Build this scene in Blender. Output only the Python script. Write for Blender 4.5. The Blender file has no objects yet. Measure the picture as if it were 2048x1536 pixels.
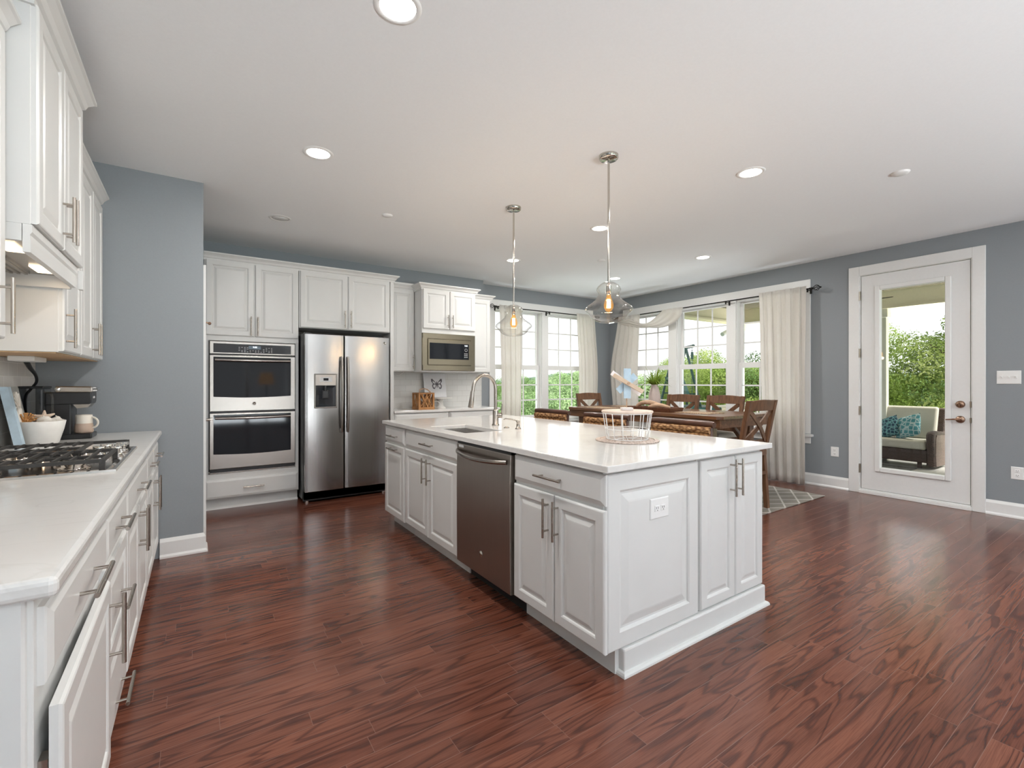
import bpy, bmesh, math, random
from math import sin, cos, pi, radians, sqrt, atan2
from mathutils import Vector, Matrix
random.seed(7)
SC = bpy.context.scene
COL = SC.collection
# ------------------------------------------------------------------ camera
cam = bpy.data.cameras.new('camera'); camo = bpy.data.objects.new('camera', cam); COL.objects.link(camo)
camo.location = (0, 0, 1.26); camo.rotation_euler = (pi/2, 0, -0.595293)
cam.sensor_width = 36; cam.lens = 932.8/2048*36; cam.shift_y = -0.0019; cam.clip_start = 0.02; cam.clip_end = 500
SC.camera = camo
SC.view_settings.view_transform = 'Standard'; SC.view_settings.look = 'None'
SC.view_settings.gamma = 1; SC.view_settings.use_curve_mapping = False
SC.view_settings.exposure = 0.0
# ------------------------------------------------------------------ sky (bright even overcast)
W = bpy.data.worlds.new('overcast_sky'); SC.world = W; W.use_nodes = True
wn = W.node_tree.nodes; wn['Background'].inputs[0].default_value = (0.97, 0.985, 1.0, 1); wn['Background'].inputs[1].default_value = 1.7
def sun(name, energy, rot, ang, colr):
    l = bpy.data.lights.new(name, 'SUN'); l.energy = energy; l.angle = ang; l.color = colr
    o = bpy.data.objects.new(name, l); COL.objects.link(o); o.rotation_euler = rot
sun('hazy_sun', 10.0, (radians(38), 0, radians(28)), radians(14), (1, .97, .9))
def area(name, loc, rot, sx, sy, power, colr=(1, 1, 1), shape='RECTANGLE', parent=None, spread=pi):
    l = bpy.data.lights.new(name, 'AREA'); l.shape = shape; l.size = sx
    if shape in ('RECTANGLE', 'ELLIPSE'): l.size_y = sy
    l.energy = power; l.color = colr; l.spread = spread
    o = bpy.data.objects.new(name, l); COL.objects.link(o); o.location = loc; o.rotation_euler = rot
    return o
# fill lamps added outside the windows, aimed up to brighten the ceiling
DAY = (0.86, 0.935, 1.0)
UP = radians(130)
area('bounce_fill_window_3', (1.2, -5.25, .02), (radians(155), 0, 0), 2.2, .9, 640, DAY, spread=UP)
area('bounce_fill_window_4', (4.5, -5.25, .02), (radians(155), 0, 0), 2.2, .9, 270, DAY, spread=UP)
area('bounce_fill_window_5', (6.95, -2.4, .0), (0, radians(155), 0), .8, 2.2, 45, DAY, spread=UP)
area('porch_bounce_fill_window_2', (6.95, 4.2, .25), (0, radians(150), 0), .6, 2.6, 34, DAY, spread=UP)
area('bounce_fill_window_1', (4.78, 6.75, .2), (radians(-150), 0, 0), 1.8, .6, 22, DAY, spread=UP)
area('lawn_bounce_fill', (12.2, 2.5, -1.2), (0, radians(145), 0), 2, 8, 850, (1, .95, .84))  # added lamp beyond the porch, imitating lawn bounce on its beam

# ------------------------------------------------------------------ materials
MATS = {}
def newmat(name):
    m = bpy.data.materials.new(name); m.use_nodes = True
    nt = m.node_tree; b = nt.nodes['Principled BSDF']; MATS[name] = m
    return m, nt, b
def N(nt, t, **kw):
    n = nt.nodes.new(t)
    for k, v in kw.items():
        if hasattr(n, k): setattr(n, k, v)
        else: n.inputs[k].default_value = v
    return n
def L(nt, a, b): nt.links.new(a, b)
def coords(nt, scale=(1, 1, 1), rot=(0, 0, 0), loc=(0, 0, 0)):
    tc = N(nt, 'ShaderNodeTexCoord'); mp = N(nt, 'ShaderNodeMapping')
    mp.inputs['Scale'].default_value = scale; mp.inputs['Rotation'].default_value = rot; mp.inputs['Location'].default_value = loc
    L(nt, tc.outputs['Object'], mp.inputs['Vector']); return mp.outputs['Vector']
def ramp(nt, fac, stops):
    r = N(nt, 'ShaderNodeValToRGB'); L(nt, fac, r.inputs['Fac'])
    while len(r.color_ramp.elements) > 1: r.color_ramp.elements.remove(r.color_ramp.elements[-1])
    for i, (p, c) in enumerate(stops):
        e = r.color_ramp.elements[0] if i == 0 else r.color_ramp.elements.new(p)
        e.position = p; e.color = (c[0], c[1], c[2], 1)
    return r.outputs['Color']
def bump(nt, b, h, strength=.2, dist=.01):
    n = N(nt, 'ShaderNodeBump'); n.inputs['Strength'].default_value = strength; n.inputs['Distance'].default_value = dist
    L(nt, h, n.inputs['Height']); L(nt, n.outputs['Normal'], b.inputs['Normal']); return n
def plain(name, c, rough=.5, metal=0., noise=0., nscale=40, coat=0., spec=.5, bumpy=0.):
    m, nt, b = newmat(name)
    b.inputs['Base Color'].default_value = (*c, 1); b.inputs['Roughness'].default_value = rough; b.inputs['Metallic'].default_value = metal
    b.inputs['Specular IOR Level'].default_value = spec
    if coat: b.inputs['Coat Weight'].default_value = coat; b.inputs['Coat Roughness'].default_value = .05
    v = coords(nt); n = N(nt, 'ShaderNodeTexNoise'); n.inputs['Scale'].default_value = nscale; n.inputs['Detail'].default_value = 4
    L(nt, v, n.inputs['Vector'])
    k = noise if noise else .03
    L(nt, ramp(nt, n.outputs['Fac'], [(.3, [x*(1-k) for x in c]), (.7, [min(1, x*(1+k)) for x in c])]), b.inputs['Base Color'])
    if bumpy: bump(nt, b, n.outputs['Fac'], bumpy, .004)
    return m
def emit(name, c, s):
    m, nt, b = newmat(name); b.inputs['Base Color'].default_value = (*c, 1)
    b.inputs['Emission Color'].default_value = (*c, 1); b.inputs['Emission Strength'].default_value = s; return m
def wood(name, c1, c2, scale=(3, 40, 40), rough=.35, coat=.2):
    m, nt, b = newmat(name); v = coords(nt, scale)
    n = N(nt, 'ShaderNodeTexNoise'); n.inputs['Scale'].default_value = 1.5; n.inputs['Detail'].default_value = 6; n.inputs['Distortion'].default_value = .6
    L(nt, v, n.inputs['Vector']); L(nt, ramp(nt, n.outputs['Fac'], [(.3, c1), (.7, c2)]), b.inputs['Base Color'])
    b.inputs['Roughness'].default_value = rough; b.inputs['Coat Weight'].default_value = coat; b.inputs['Coat Roughness'].default_value = .15
    bump(nt, b, n.outputs['Fac'], .06, .003); return m
def brushed(name, c, rough=.25, scale=(2, 2, 260), var=.03):
    m, nt, b = newmat(name); b.inputs['Metallic'].default_value = 1; b.inputs['Roughness'].default_value = rough
    v = coords(nt, scale); n = N(nt, 'ShaderNodeTexNoise'); n.inputs['Scale'].default_value = 1; n.inputs['Detail'].default_value = 1
    L(nt, v, n.inputs['Vector'])
    L(nt, ramp(nt, n.outputs['Fac'], [(.3, [x*(1-var) for x in c]), (.7, [x*(1+var) for x in c])]), b.inputs['Base Color']); return m
plain('paint_wall', (.268, .292, .310), .55, noise=.02, nscale=120, bumpy=.03)
plain('paint_ceiling', (.86, .875, .885), .9, noise=.01, nscale=80)
plain('paint_trim', (.80, .80, .79), .35, noise=.01)
plain('paint_cabinet', (.71, .712, .70), .3, noise=.01, nscale=8)
plain('paint_door', (.78, .78, .775), .38, noise=.01)
plain('white_plastic', (.85, .85, .84), .35, noise=.01)
plain('dark_slot', (.03, .03, .03), .6)
plain('cabinet_inside', (.55, .36, .20), .5, noise=.12, nscale=12)
plain('black_plastic', (.015, .016, .018), .3, noise=.1)
plain('black_metal', (.012, .011, .01), .4, metal=.6)
plain('cast_iron', (.035, .034, .033), .5, noise=.2, nscale=90, bumpy=.1)
plain('ceramic_white', (.78, .77, .74), .35, noise=.02)
plain('ceramic_blush', (.56, .47, .44), .6, noise=.04)
plain('mug_cream', (.72, .68, .60), .3); plain('mug_tan', (.50, .38, .30), .5)
plain('blue_wood', (.45, .58, .68), .6, noise=.08, nscale=30); plain('grey_board', (.33, .34, .33), .7, noise=.06)
plain('shell_white', (.75, .72, .66), .6, noise=.05); plain('shell_tan', (.66, .53, .42), .6, noise=.15, nscale=60)
plain('coral_orange', (.55, .28, .10), .8, noise=.3, nscale=90, bumpy=.5)
plain('driftwood', (.50, .33, .22), .75, noise=.2, nscale=25, bumpy=.2)
plain('natural_wood', (.62, .47, .34), .6, noise=.12, nscale=14); plain('white_wood', (.80, .76, .76), .6)
plain('cushion_cream', (.55, .52, .45), .9, noise=.05, nscale=150, bumpy=.1)
plain('porch_paint', (.78, .72, .57), .6, noise=.02); plain('porch_white', (.72, .71, .63), .55, noise=.02)
plain('porch_deck', (.5, .49, .47), .6, noise=.06, nscale=10); plain('outdoor_mat', (.10, .10, .10), .9, noise=.3)
plain('swing_green', (.03, .10, .08), .5, noise=.15); plain('gutter_white', (.55, .58, .60), .4)
plain('bark', (.10, .07, .05), .9, noise=.3, nscale=20, bumpy=.5); plain('grass', (.12, .20, .06), .95, noise=.4, nscale=3)
plain('hill_green', (.11, .17, .13), 1, noise=.3, nscale=.3)
plain('paper_white', (.74, .75, .77), .7, noise=.02); plain('ink', (.12, .11, .13), .7)
plain('lamp_base', (.05, .04, .035), .4)
plain('grey_vinyl', (.60, .61, .62), .5); plain('bronze', (.32, .21, .15), .28, metal=1, noise=.1)
plain('nickel', (.43, .39, .35), .26, metal=1, noise=.05); plain('chrome', (.72, .71, .69), .08, metal=1)
plain('polished_nickel', (.56, .53, .48), .12, metal=1); plain('brass_hinge', (.40, .36, .30), .3, metal=1)
brushed('steel', (.35, .325, .30), .25, (2, 2, 400)); brushed('steel_vertical', (.345, .335, .325), .23, (400, 400, 2))
brushed('steel_warm', (.27, .23, .165), .22, (2, 2, 400)); brushed('steel_dark', (.37, .335, .305), .28, (2, 400, 2))
brushed('steel_sink', (.60, .575, .55), .25, (2, 2, 200)); brushed('steel_pan', (.58, .53, .48), .14, (2, 100, 2))
plain('black_glass', (.010, .011, .014), .06, spec=.4); plain('oven_window', (.008, .010, .014), .05, spec=.2)
plain('screen_blue', (.12, .17, .22), .1)
emit('digits', (.9, .95, 1), 1.5)
emit('lamp_lens', (1, .96, .90), 9); emit('bulb_glow', (1, .50, .14), 5); emit('filament', (1, .72, .32), 30); emit('hood_lens', (1, .80, .55), 3); emit('lamp_shade_glow', (1, .55, .22), 1.6)
plain('lens_off', (.75, .75, .74), .4)
wood('wood_table', (.085, .036, .016), (.20, .092, .040), (30, 2.5, 30), .28, .25); wood('wood_chair', (.085, .036, .016), (.185, .084, .038), (25, 25, 4), .5, 0)
wood('wood_apron', (.085, .036, .016), (.20, .092, .040), (30, 2.5, 30), .5, 0); wood('wood_stool', (.035, .014, .008), (.10, .035, .018), (20, 3, 20), .35, .15); wood('wood_lid', (.60, .47, .38), (.74, .62, .53), (30, 3, 30), .5, 0)
wood('wood_tray', (.06, .022, .010), (.17, .065, .03), (4, 20, 20), .45, .1); wood('lantern_wood', (.30, .13, .04), (.52, .26, .10), (8, 8, 8), .6, 0)
# hardwood floor: planks run along X
m, nt, b = newmat('floor_wood')
v = coords(nt)
def MT(op, a, bb_=None, c=None):
    n = N(nt, 'ShaderNodeMath', operation=op)
    for k, q in enumerate((a, bb_, c)):
        if q is None: continue
        if isinstance(q, (int, float)): n.inputs[k].default_value = q
        else: L(nt, q, n.inputs[k])
    return n.outputs[0]
sp = N(nt, 'ShaderNodeSeparateXYZ'); L(nt, v, sp.inputs[0])
ry = MT('DIVIDE', sp.outputs[1], .083); row = MT('FLOOR', ry); fy = MT('FRACT', ry)
wn1 = N(nt, 'ShaderNodeTexWhiteNoise', noise_dimensions='1D'); L(nt, row, wn1.inputs['W'])
ln = MT('MULTIPLY_ADD', wn1.outputs['Value'], .55, .62)
rx = MT('ADD', MT('DIVIDE', sp.outputs[0], ln), MT('MULTIPLY', wn1.outputs['Value'], 57.3)); idx = MT('FLOOR', rx); fx = MT('FRACT', rx)
cb = N(nt, 'ShaderNodeCombineXYZ'); L(nt, row, cb.inputs[0]); L(nt, idx, cb.inputs[1])
wn2 = N(nt, 'ShaderNodeTexWhiteNoise', noise_dimensions='2D'); L(nt, cb.outputs[0], wn2.inputs['Vector'])
ey = MT('MULTIPLY', MT('MINIMUM', fy, MT('SUBTRACT', 1, fy)), .083); ex = MT('MULTIPLY', MT('MINIMUM', fx, MT('SUBTRACT', 1, fx)), ln)
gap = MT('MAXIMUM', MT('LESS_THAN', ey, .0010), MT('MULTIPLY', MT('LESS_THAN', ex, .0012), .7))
vo = N(nt, 'ShaderNodeVectorMath', operation='MULTIPLY_ADD'); L(nt, wn2.outputs['Color'], vo.inputs[0]); vo.inputs[1].default_value = (40, 40, 40); L(nt, v, vo.inputs[2])
def grain(sx, sy, det, dist):
    mp = N(nt, 'ShaderNodeMapping'); mp.inputs['Scale'].default_value = (sx, sy, 1); L(nt, vo.outputs[0], mp.inputs['Vector'])
    n = N(nt, 'ShaderNodeTexNoise'); n.inputs['Scale'].default_value = 1; n.inputs['Detail'].default_value = det; n.inputs['Distortion'].default_value = dist; L(nt, mp.outputs['Vector'], n.inputs['Vector']); return n.outputs['Fac']
g1 = grain(1.15, 9.5, 2, .7); g2 = grain(8, 330, 3, 0); g3 = grain(2.6, 46, 4, .4)
rg = MT('SINE', MT('MULTIPLY', g1, 40))
cR = ramp(nt, rg, [(.0, (.170, .060, .036)), (.5, (.152, .051, .030)), (.90, (.100, .033, .021)), (1, (.085, .029, .020))])
cS = ramp(nt, g3, [(.32, (.58, .53, .55)), (.52, (1, 1, 1)), (.72, (1.12, 1.12, 1.10))])
cF = ramp(nt, g2, [(.34, (.60, .56, .56)), (.55, (1.05, 1.05, 1.05))])
cP = ramp(nt, wn2.outputs['Value'], [(0, (.70, .66, .68)), (.5, (.96, .96, .96)), (1, (1.22, 1.26, 1.26))])
def mul(a, c, f):
    x = N(nt, 'ShaderNodeMix', data_type='RGBA', blend_type='MULTIPLY'); x.inputs[0].default_value = f; L(nt, a, x.inputs[6]); L(nt, c, x.inputs[7]); return x.outputs[2]
cA = mul(mul(mul(cR, cS, .55), cF, .6), cP, .7)
mx3 = N(nt, 'ShaderNodeMix', data_type='RGBA'); L(nt, gap, mx3.inputs[0]); L(nt, cA, mx3.inputs[6]); mx3.inputs[7].default_value = (.20, .10, .075, 1)  # joints coloured lighter to imitate the glint on plank bevels
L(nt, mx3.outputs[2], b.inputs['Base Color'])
b.inputs['Roughness'].default_value = .2; b.inputs['Specular IOR Level'].default_value = .5
n5 = N(nt, 'ShaderNodeTexNoise'); n5.inputs['Scale'].default_value = 9; n5.inputs['Detail'].default_value = 2; L(nt, v, n5.inputs['Vector'])
hh = MT('SUBTRACT', MT('MULTIPLY_ADD', g2, .10, MT('MULTIPLY', n5.outputs['Fac'], .22)), gap)
bump(nt, b, hh, .18, .004)
# quartz worktop
m, nt, b = newmat('quartz'); v = coords(nt, (1.2, 1.2, 1.2))
n = N(nt, 'ShaderNodeTexNoise'); n.inputs['Scale'].default_value = 2.2; n.inputs['Detail'].default_value = 9; n.inputs['Distortion'].default_value = 1.6; L(nt, v, n.inputs['Vector'])
n2 = N(nt, 'ShaderNodeTexNoise'); n2.inputs['Scale'].default_value = 5; n2.inputs['Detail'].default_value = 3; L(nt, v, n2.inputs['Vector'])
a = ramp(nt, n.outputs['Fac'], [(.480, (.69, .68, .665)), (.499, (.62, .61, .59)), (.518, (.69, .68, .665))])
c = ramp(nt, n2.outputs['Fac'], [(.45, (.69, .68, .665)), (.6, (1, 1, 1))])
mx = N(nt, 'ShaderNodeMix', data_type='RGBA'); L(nt, n2.outputs['Fac'], mx.inputs[0]); L(nt, a, mx.inputs[6]); mx.inputs[7].default_value = (.76, .75, .73, 1)
L(nt, mx.outputs[2], b.inputs['Base Color']); b.inputs['Roughness'].default_value = .11; b.inputs['Specular IOR Level'].default_value = .55
# subway tile, in the YZ and XZ planes
def tile(name, axis, c, rough):
    m, nt, b = newmat(name); v = coords(nt); sp = N(nt, 'ShaderNodeSeparateXYZ'); cb = N(nt, 'ShaderNodeCombineXYZ'); L(nt, v, sp.inputs[0]); L(nt, sp.outputs[axis], cb.inputs[0]); L(nt, sp.outputs[2], cb.inputs[1])
    k = N(nt, 'ShaderNodeTexBrick'); k.offset = .5; k.inputs['Scale'].default_value = 1; k.inputs['Brick Width'].default_value = .152; k.inputs['Row Height'].default_value = .076
    k.inputs['Mortar Size'].default_value = .0018; k.inputs['Color1'].default_value = (*c, 1); k.inputs['Color2'].default_value = (c[0]*.95, c[1]*.95, c[2]*.95, 1); k.inputs['Mortar'].default_value = (.86, .85, .83, 1) if axis else (.58, .57, .55, 1)
    L(nt, cb.outputs[0], k.inputs['Vector']); L(nt, k.outputs['Color'], b.inputs['Base Color']); b.inputs['Roughness'].default_value = rough
    inv = N(nt, 'ShaderNodeMath', operation='SUBTRACT'); inv.inputs[0].default_value = 1; L(nt, k.outputs['Fac'], inv.inputs[1]); bump(nt, b, inv.outputs[0], .3, .003)
tile('tile_kitchen', 0, (.74, .74, .72), .15)
tile('tile_left', 1, (.66, .65, .63), .5)
# woven and printed surfaces
def weave(name, c1, c2, sc, strength=.8, rough=.7):
    m, nt, b = newmat(name); v = coords(nt)
    w1 = N(nt, 'ShaderNodeTexVoronoi'); w1.inputs['Scale'].default_value = 1; mp = N(nt, 'ShaderNodeMapping'); mp.inputs['Scale'].default_value = sc
    L(nt, v, mp.inputs['Vector']); L(nt, mp.outputs['Vector'], w1.inputs['Vector'])
    L(nt, ramp(nt, w1.outputs['Distance'], [(.15, c2), (.75, c1)]), b.inputs['Base Color']); b.inputs['Roughness'].default_value = rough
    inv = N(nt, 'ShaderNodeMath', operation='SUBTRACT'); inv.inputs[0].default_value = 1; L(nt, w1.outputs['Distance'], inv.inputs[1]); bump(nt, b, inv.outputs[0], strength, .01)
weave('seagrass', (.14, .055, .018), (.60, .36, .17), (40, 34, 70)); weave('placemat_weave', (.25, .15, .08), (.58, .44, .30), (60, 60, 60)); weave('round_mat_weave', (.48, .38, .32), (.72, .62, .56), (70, 70, 70), .5)
def wicker(name, c1, c2):
    m, nt, b = newmat(name); v = coords(nt)
    k = N(nt, 'ShaderNodeTexBrick'); k.offset = .5; k.inputs['Scale'].default_value = 1; k.inputs['Brick Width'].default_value = .034; k.inputs['Row Height'].default_value = .013; k.inputs['Mortar Size'].default_value = .003
    k.inputs['Color1'].default_value = (*c2, 1); k.inputs['Color2'].default_value = (c2[0]*.7, c2[1]*.7, c2[2]*.7, 1); k.inputs['Mortar'].default_value = (*c1, 1)
    sep = N(nt, 'ShaderNodeSeparateXYZ'); cb = N(nt, 'ShaderNodeCombineXYZ'); L(nt, v, sep.inputs[0]); ad = N(nt, 'ShaderNodeMath', operation='ADD'); L(nt, sep.outputs[0], ad.inputs[0]); L(nt, sep.outputs[1], ad.inputs[1])
    L(nt, ad.outputs[0], cb.inputs[0]); L(nt, sep.outputs[2], cb.inputs[1]); L(nt, cb.outputs[0], k.inputs['Vector'])
    L(nt, k.outputs['Color'], b.inputs['Base Color']); b.inputs['Roughness'].default_value = .6
wicker('wicker_brown', (.02, .013, .01), (.15, .10, .085)); wicker('wicker_side', (.08, .055, .045), (.32, .235, .205))
# lattice rug
m, nt, b = newmat('rug_lattice'); v = coords(nt, (1, 1, 1))
sep = N(nt, 'ShaderNodeSeparateXYZ'); L(nt, v, sep.inputs[0])
def tri(sign):
    a = N(nt, 'ShaderNodeMath', operation='MULTIPLY'); L(nt, sep.outputs[0], a.inputs[0]); a.inputs[1].default_value = 3.4
    c = N(nt, 'ShaderNodeMath', operation='MULTIPLY'); L(nt, sep.outputs[1], c.inputs[0]); c.inputs[1].default_value = 5.4*sign
    s = N(nt, 'ShaderNodeMath', operation='ADD'); L(nt, a.outputs[0], s.inputs[0]); L(nt, c.outputs[0], s.inputs[1])
    p = N(nt, 'ShaderNodeMath', operation='PINGPONG'); L(nt, s.outputs[0], p.inputs[0]); p.inputs[1].default_value = .5; return p.outputs[0]
mn = N(nt, 'ShaderNodeMath', operation='MINIMUM'); L(nt, tri(1), mn.inputs[0]); L(nt, tri(-1), mn.inputs[1])
L(nt, ramp(nt, mn.outputs[0], [(.045, (.55, .52, .48)), (.065, (.245, .225, .195))]), b.inputs['Base Color']); b.inputs['Roughness'].default_value = .95
n = N(nt, 'ShaderNodeTexNoise'); n.inputs['Scale'].default_value = 220; bump(nt, b, n.outputs['Fac'], .4, .004)
# printed pillows
def pillow_mat(name, c1, c2, sc):
    m, nt, b = newmat(name); v = coords(nt); w = N(nt, 'ShaderNodeTexVoronoi'); w.feature = 'DISTANCE_TO_EDGE'; w.inputs['Scale'].default_value = sc; w.inputs['Randomness'].default_value = .35
    L(nt, v, w.inputs['Vector']); L(nt, ramp(nt, w.outputs['Distance'], [(.07, c1), (.12, c2)]), b.inputs['Base Color']); b.inputs['Roughness'].default_value = .9
pillow_mat('pillow_aqua', (.44, .56, .58), (.07, .26, .30), 15); pillow_mat('pillow_teal', (.16, .36, .38), (.02, .06, .10), 18)
# sheer curtain
m, nt, b = newmat('curtain_sheer'); out = nt.nodes['Material Output']
d = N(nt, 'ShaderNodeBsdfDiffuse'); t = N(nt, 'ShaderNodeBsdfTranslucent'); tr = N(nt, 'ShaderNodeBsdfTransparent')
v = coords(nt, (60, 60, 6)); n = N(nt, 'ShaderNodeTexNoise'); n.inputs['Scale'].default_value = 6; n.inputs['Detail'].default_value = 3; L(nt, v, n.inputs['Vector'])
cc = ramp(nt, n.outputs['Fac'], [(.3, (.82, .785, .74)), (.7, (.88, .85, .81))]); L(nt, cc, d.inputs[0]); L(nt, cc, t.inputs[0])
m1 = N(nt, 'ShaderNodeMixShader'); m1.inputs[0].default_value = .45; L(nt, d.outputs[0], m1.inputs[1]); L(nt, t.outputs[0], m1.inputs[2])
m2 = N(nt, 'ShaderNodeMixShader'); m2.inputs[0].default_value = .17; L(nt, m1.outputs[0], m2.inputs[1]); L(nt, tr.outputs[0], m2.inputs[2]); L(nt, m2.outputs[0], out.inputs[0])
# thin glass
def glass(name, tint, refl, rough=.0, power=5, edge=.85):
    m, nt, b = newmat(name); out = nt.nodes['Material Output']
    tr = N(nt, 'ShaderNodeBsdfTransparent'); tr.inputs[0].default_value = (*tint, 1); g = N(nt, 'ShaderNodeBsdfGlossy'); g.inputs['Roughness'].default_value = rough
    lw = N(nt, 'ShaderNodeLayerWeight'); lw.inputs['Blend'].default_value = .5
    pw = N(nt, 'ShaderNodeMath', operation='POWER'); L(nt, lw.outputs['Facing'], pw.inputs[0]); pw.inputs[1].default_value = power
    mr = N(nt, 'ShaderNodeMath', operation='MULTIPLY_ADD'); L(nt, pw.outputs[0], mr.inputs[0]); mr.inputs[1].default_value = edge; mr.inputs[2].default_value = refl
    ms = N(nt, 'ShaderNodeMixShader'); L(nt, mr.outputs[0], ms.inputs[0])
    L(nt, tr.outputs[0], ms.inputs[1]); L(nt, g.outputs[0], ms.inputs[2]); L(nt, ms.outputs[0], out.inputs[0])
glass('window_glass', (.985, .99, .988), .025); glass('pendant_glass', (.97, .965, .95), .035, .015, 2.6, .95); glass('clear_plastic', (.62, .64, .66), .04, .05)
m, nt, b = newmat('bulb_amber'); out = nt.nodes['Material Output']
tr = N(nt, 'ShaderNodeBsdfTransparent'); tr.inputs[0].default_value = (1, .80, .52, 1); em = N(nt, 'ShaderNodeEmission'); em.inputs[0].default_value = (1, .52, .16, 1); em.inputs[1].default_value = 1.3
ms = N(nt, 'ShaderNodeMixShader'); ms.inputs[0].default_value = .30; L(nt, tr.outputs[0], ms.inputs[1]); L(nt, em.outputs[0], ms.inputs[2]); L(nt, ms.outputs[0], out.inputs[0])
# leaves
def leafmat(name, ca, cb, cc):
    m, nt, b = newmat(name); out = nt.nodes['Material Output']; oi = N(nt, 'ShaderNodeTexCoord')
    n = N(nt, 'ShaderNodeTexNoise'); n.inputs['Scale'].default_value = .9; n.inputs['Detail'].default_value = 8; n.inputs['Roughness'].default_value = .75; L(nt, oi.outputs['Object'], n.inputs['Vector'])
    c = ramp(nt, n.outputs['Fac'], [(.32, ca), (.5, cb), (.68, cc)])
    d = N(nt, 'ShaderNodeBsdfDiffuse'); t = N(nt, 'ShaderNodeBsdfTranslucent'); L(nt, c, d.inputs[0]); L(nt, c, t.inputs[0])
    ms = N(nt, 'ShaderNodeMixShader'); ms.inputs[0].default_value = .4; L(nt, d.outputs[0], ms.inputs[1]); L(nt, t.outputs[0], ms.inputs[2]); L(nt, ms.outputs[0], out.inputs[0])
leafmat('leaf_bright', (.055, .10, .016), (.25, .35, .08), (.52, .57, .22)); leafmat('leaf_deep', (.04, .09, .025), (.175, .29, .092), (.38, .47, .20)); leafmat('leaf_plant', (.06, .12, .015), (.16, .25, .035), (.32, .40, .09))  # random leaf tones; low stops darkened to imitate shade inside tree crowns
leafmat('leaf_soft', (.14, .24, .10), (.28, .41, .19), (.44, .55, .32))
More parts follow.
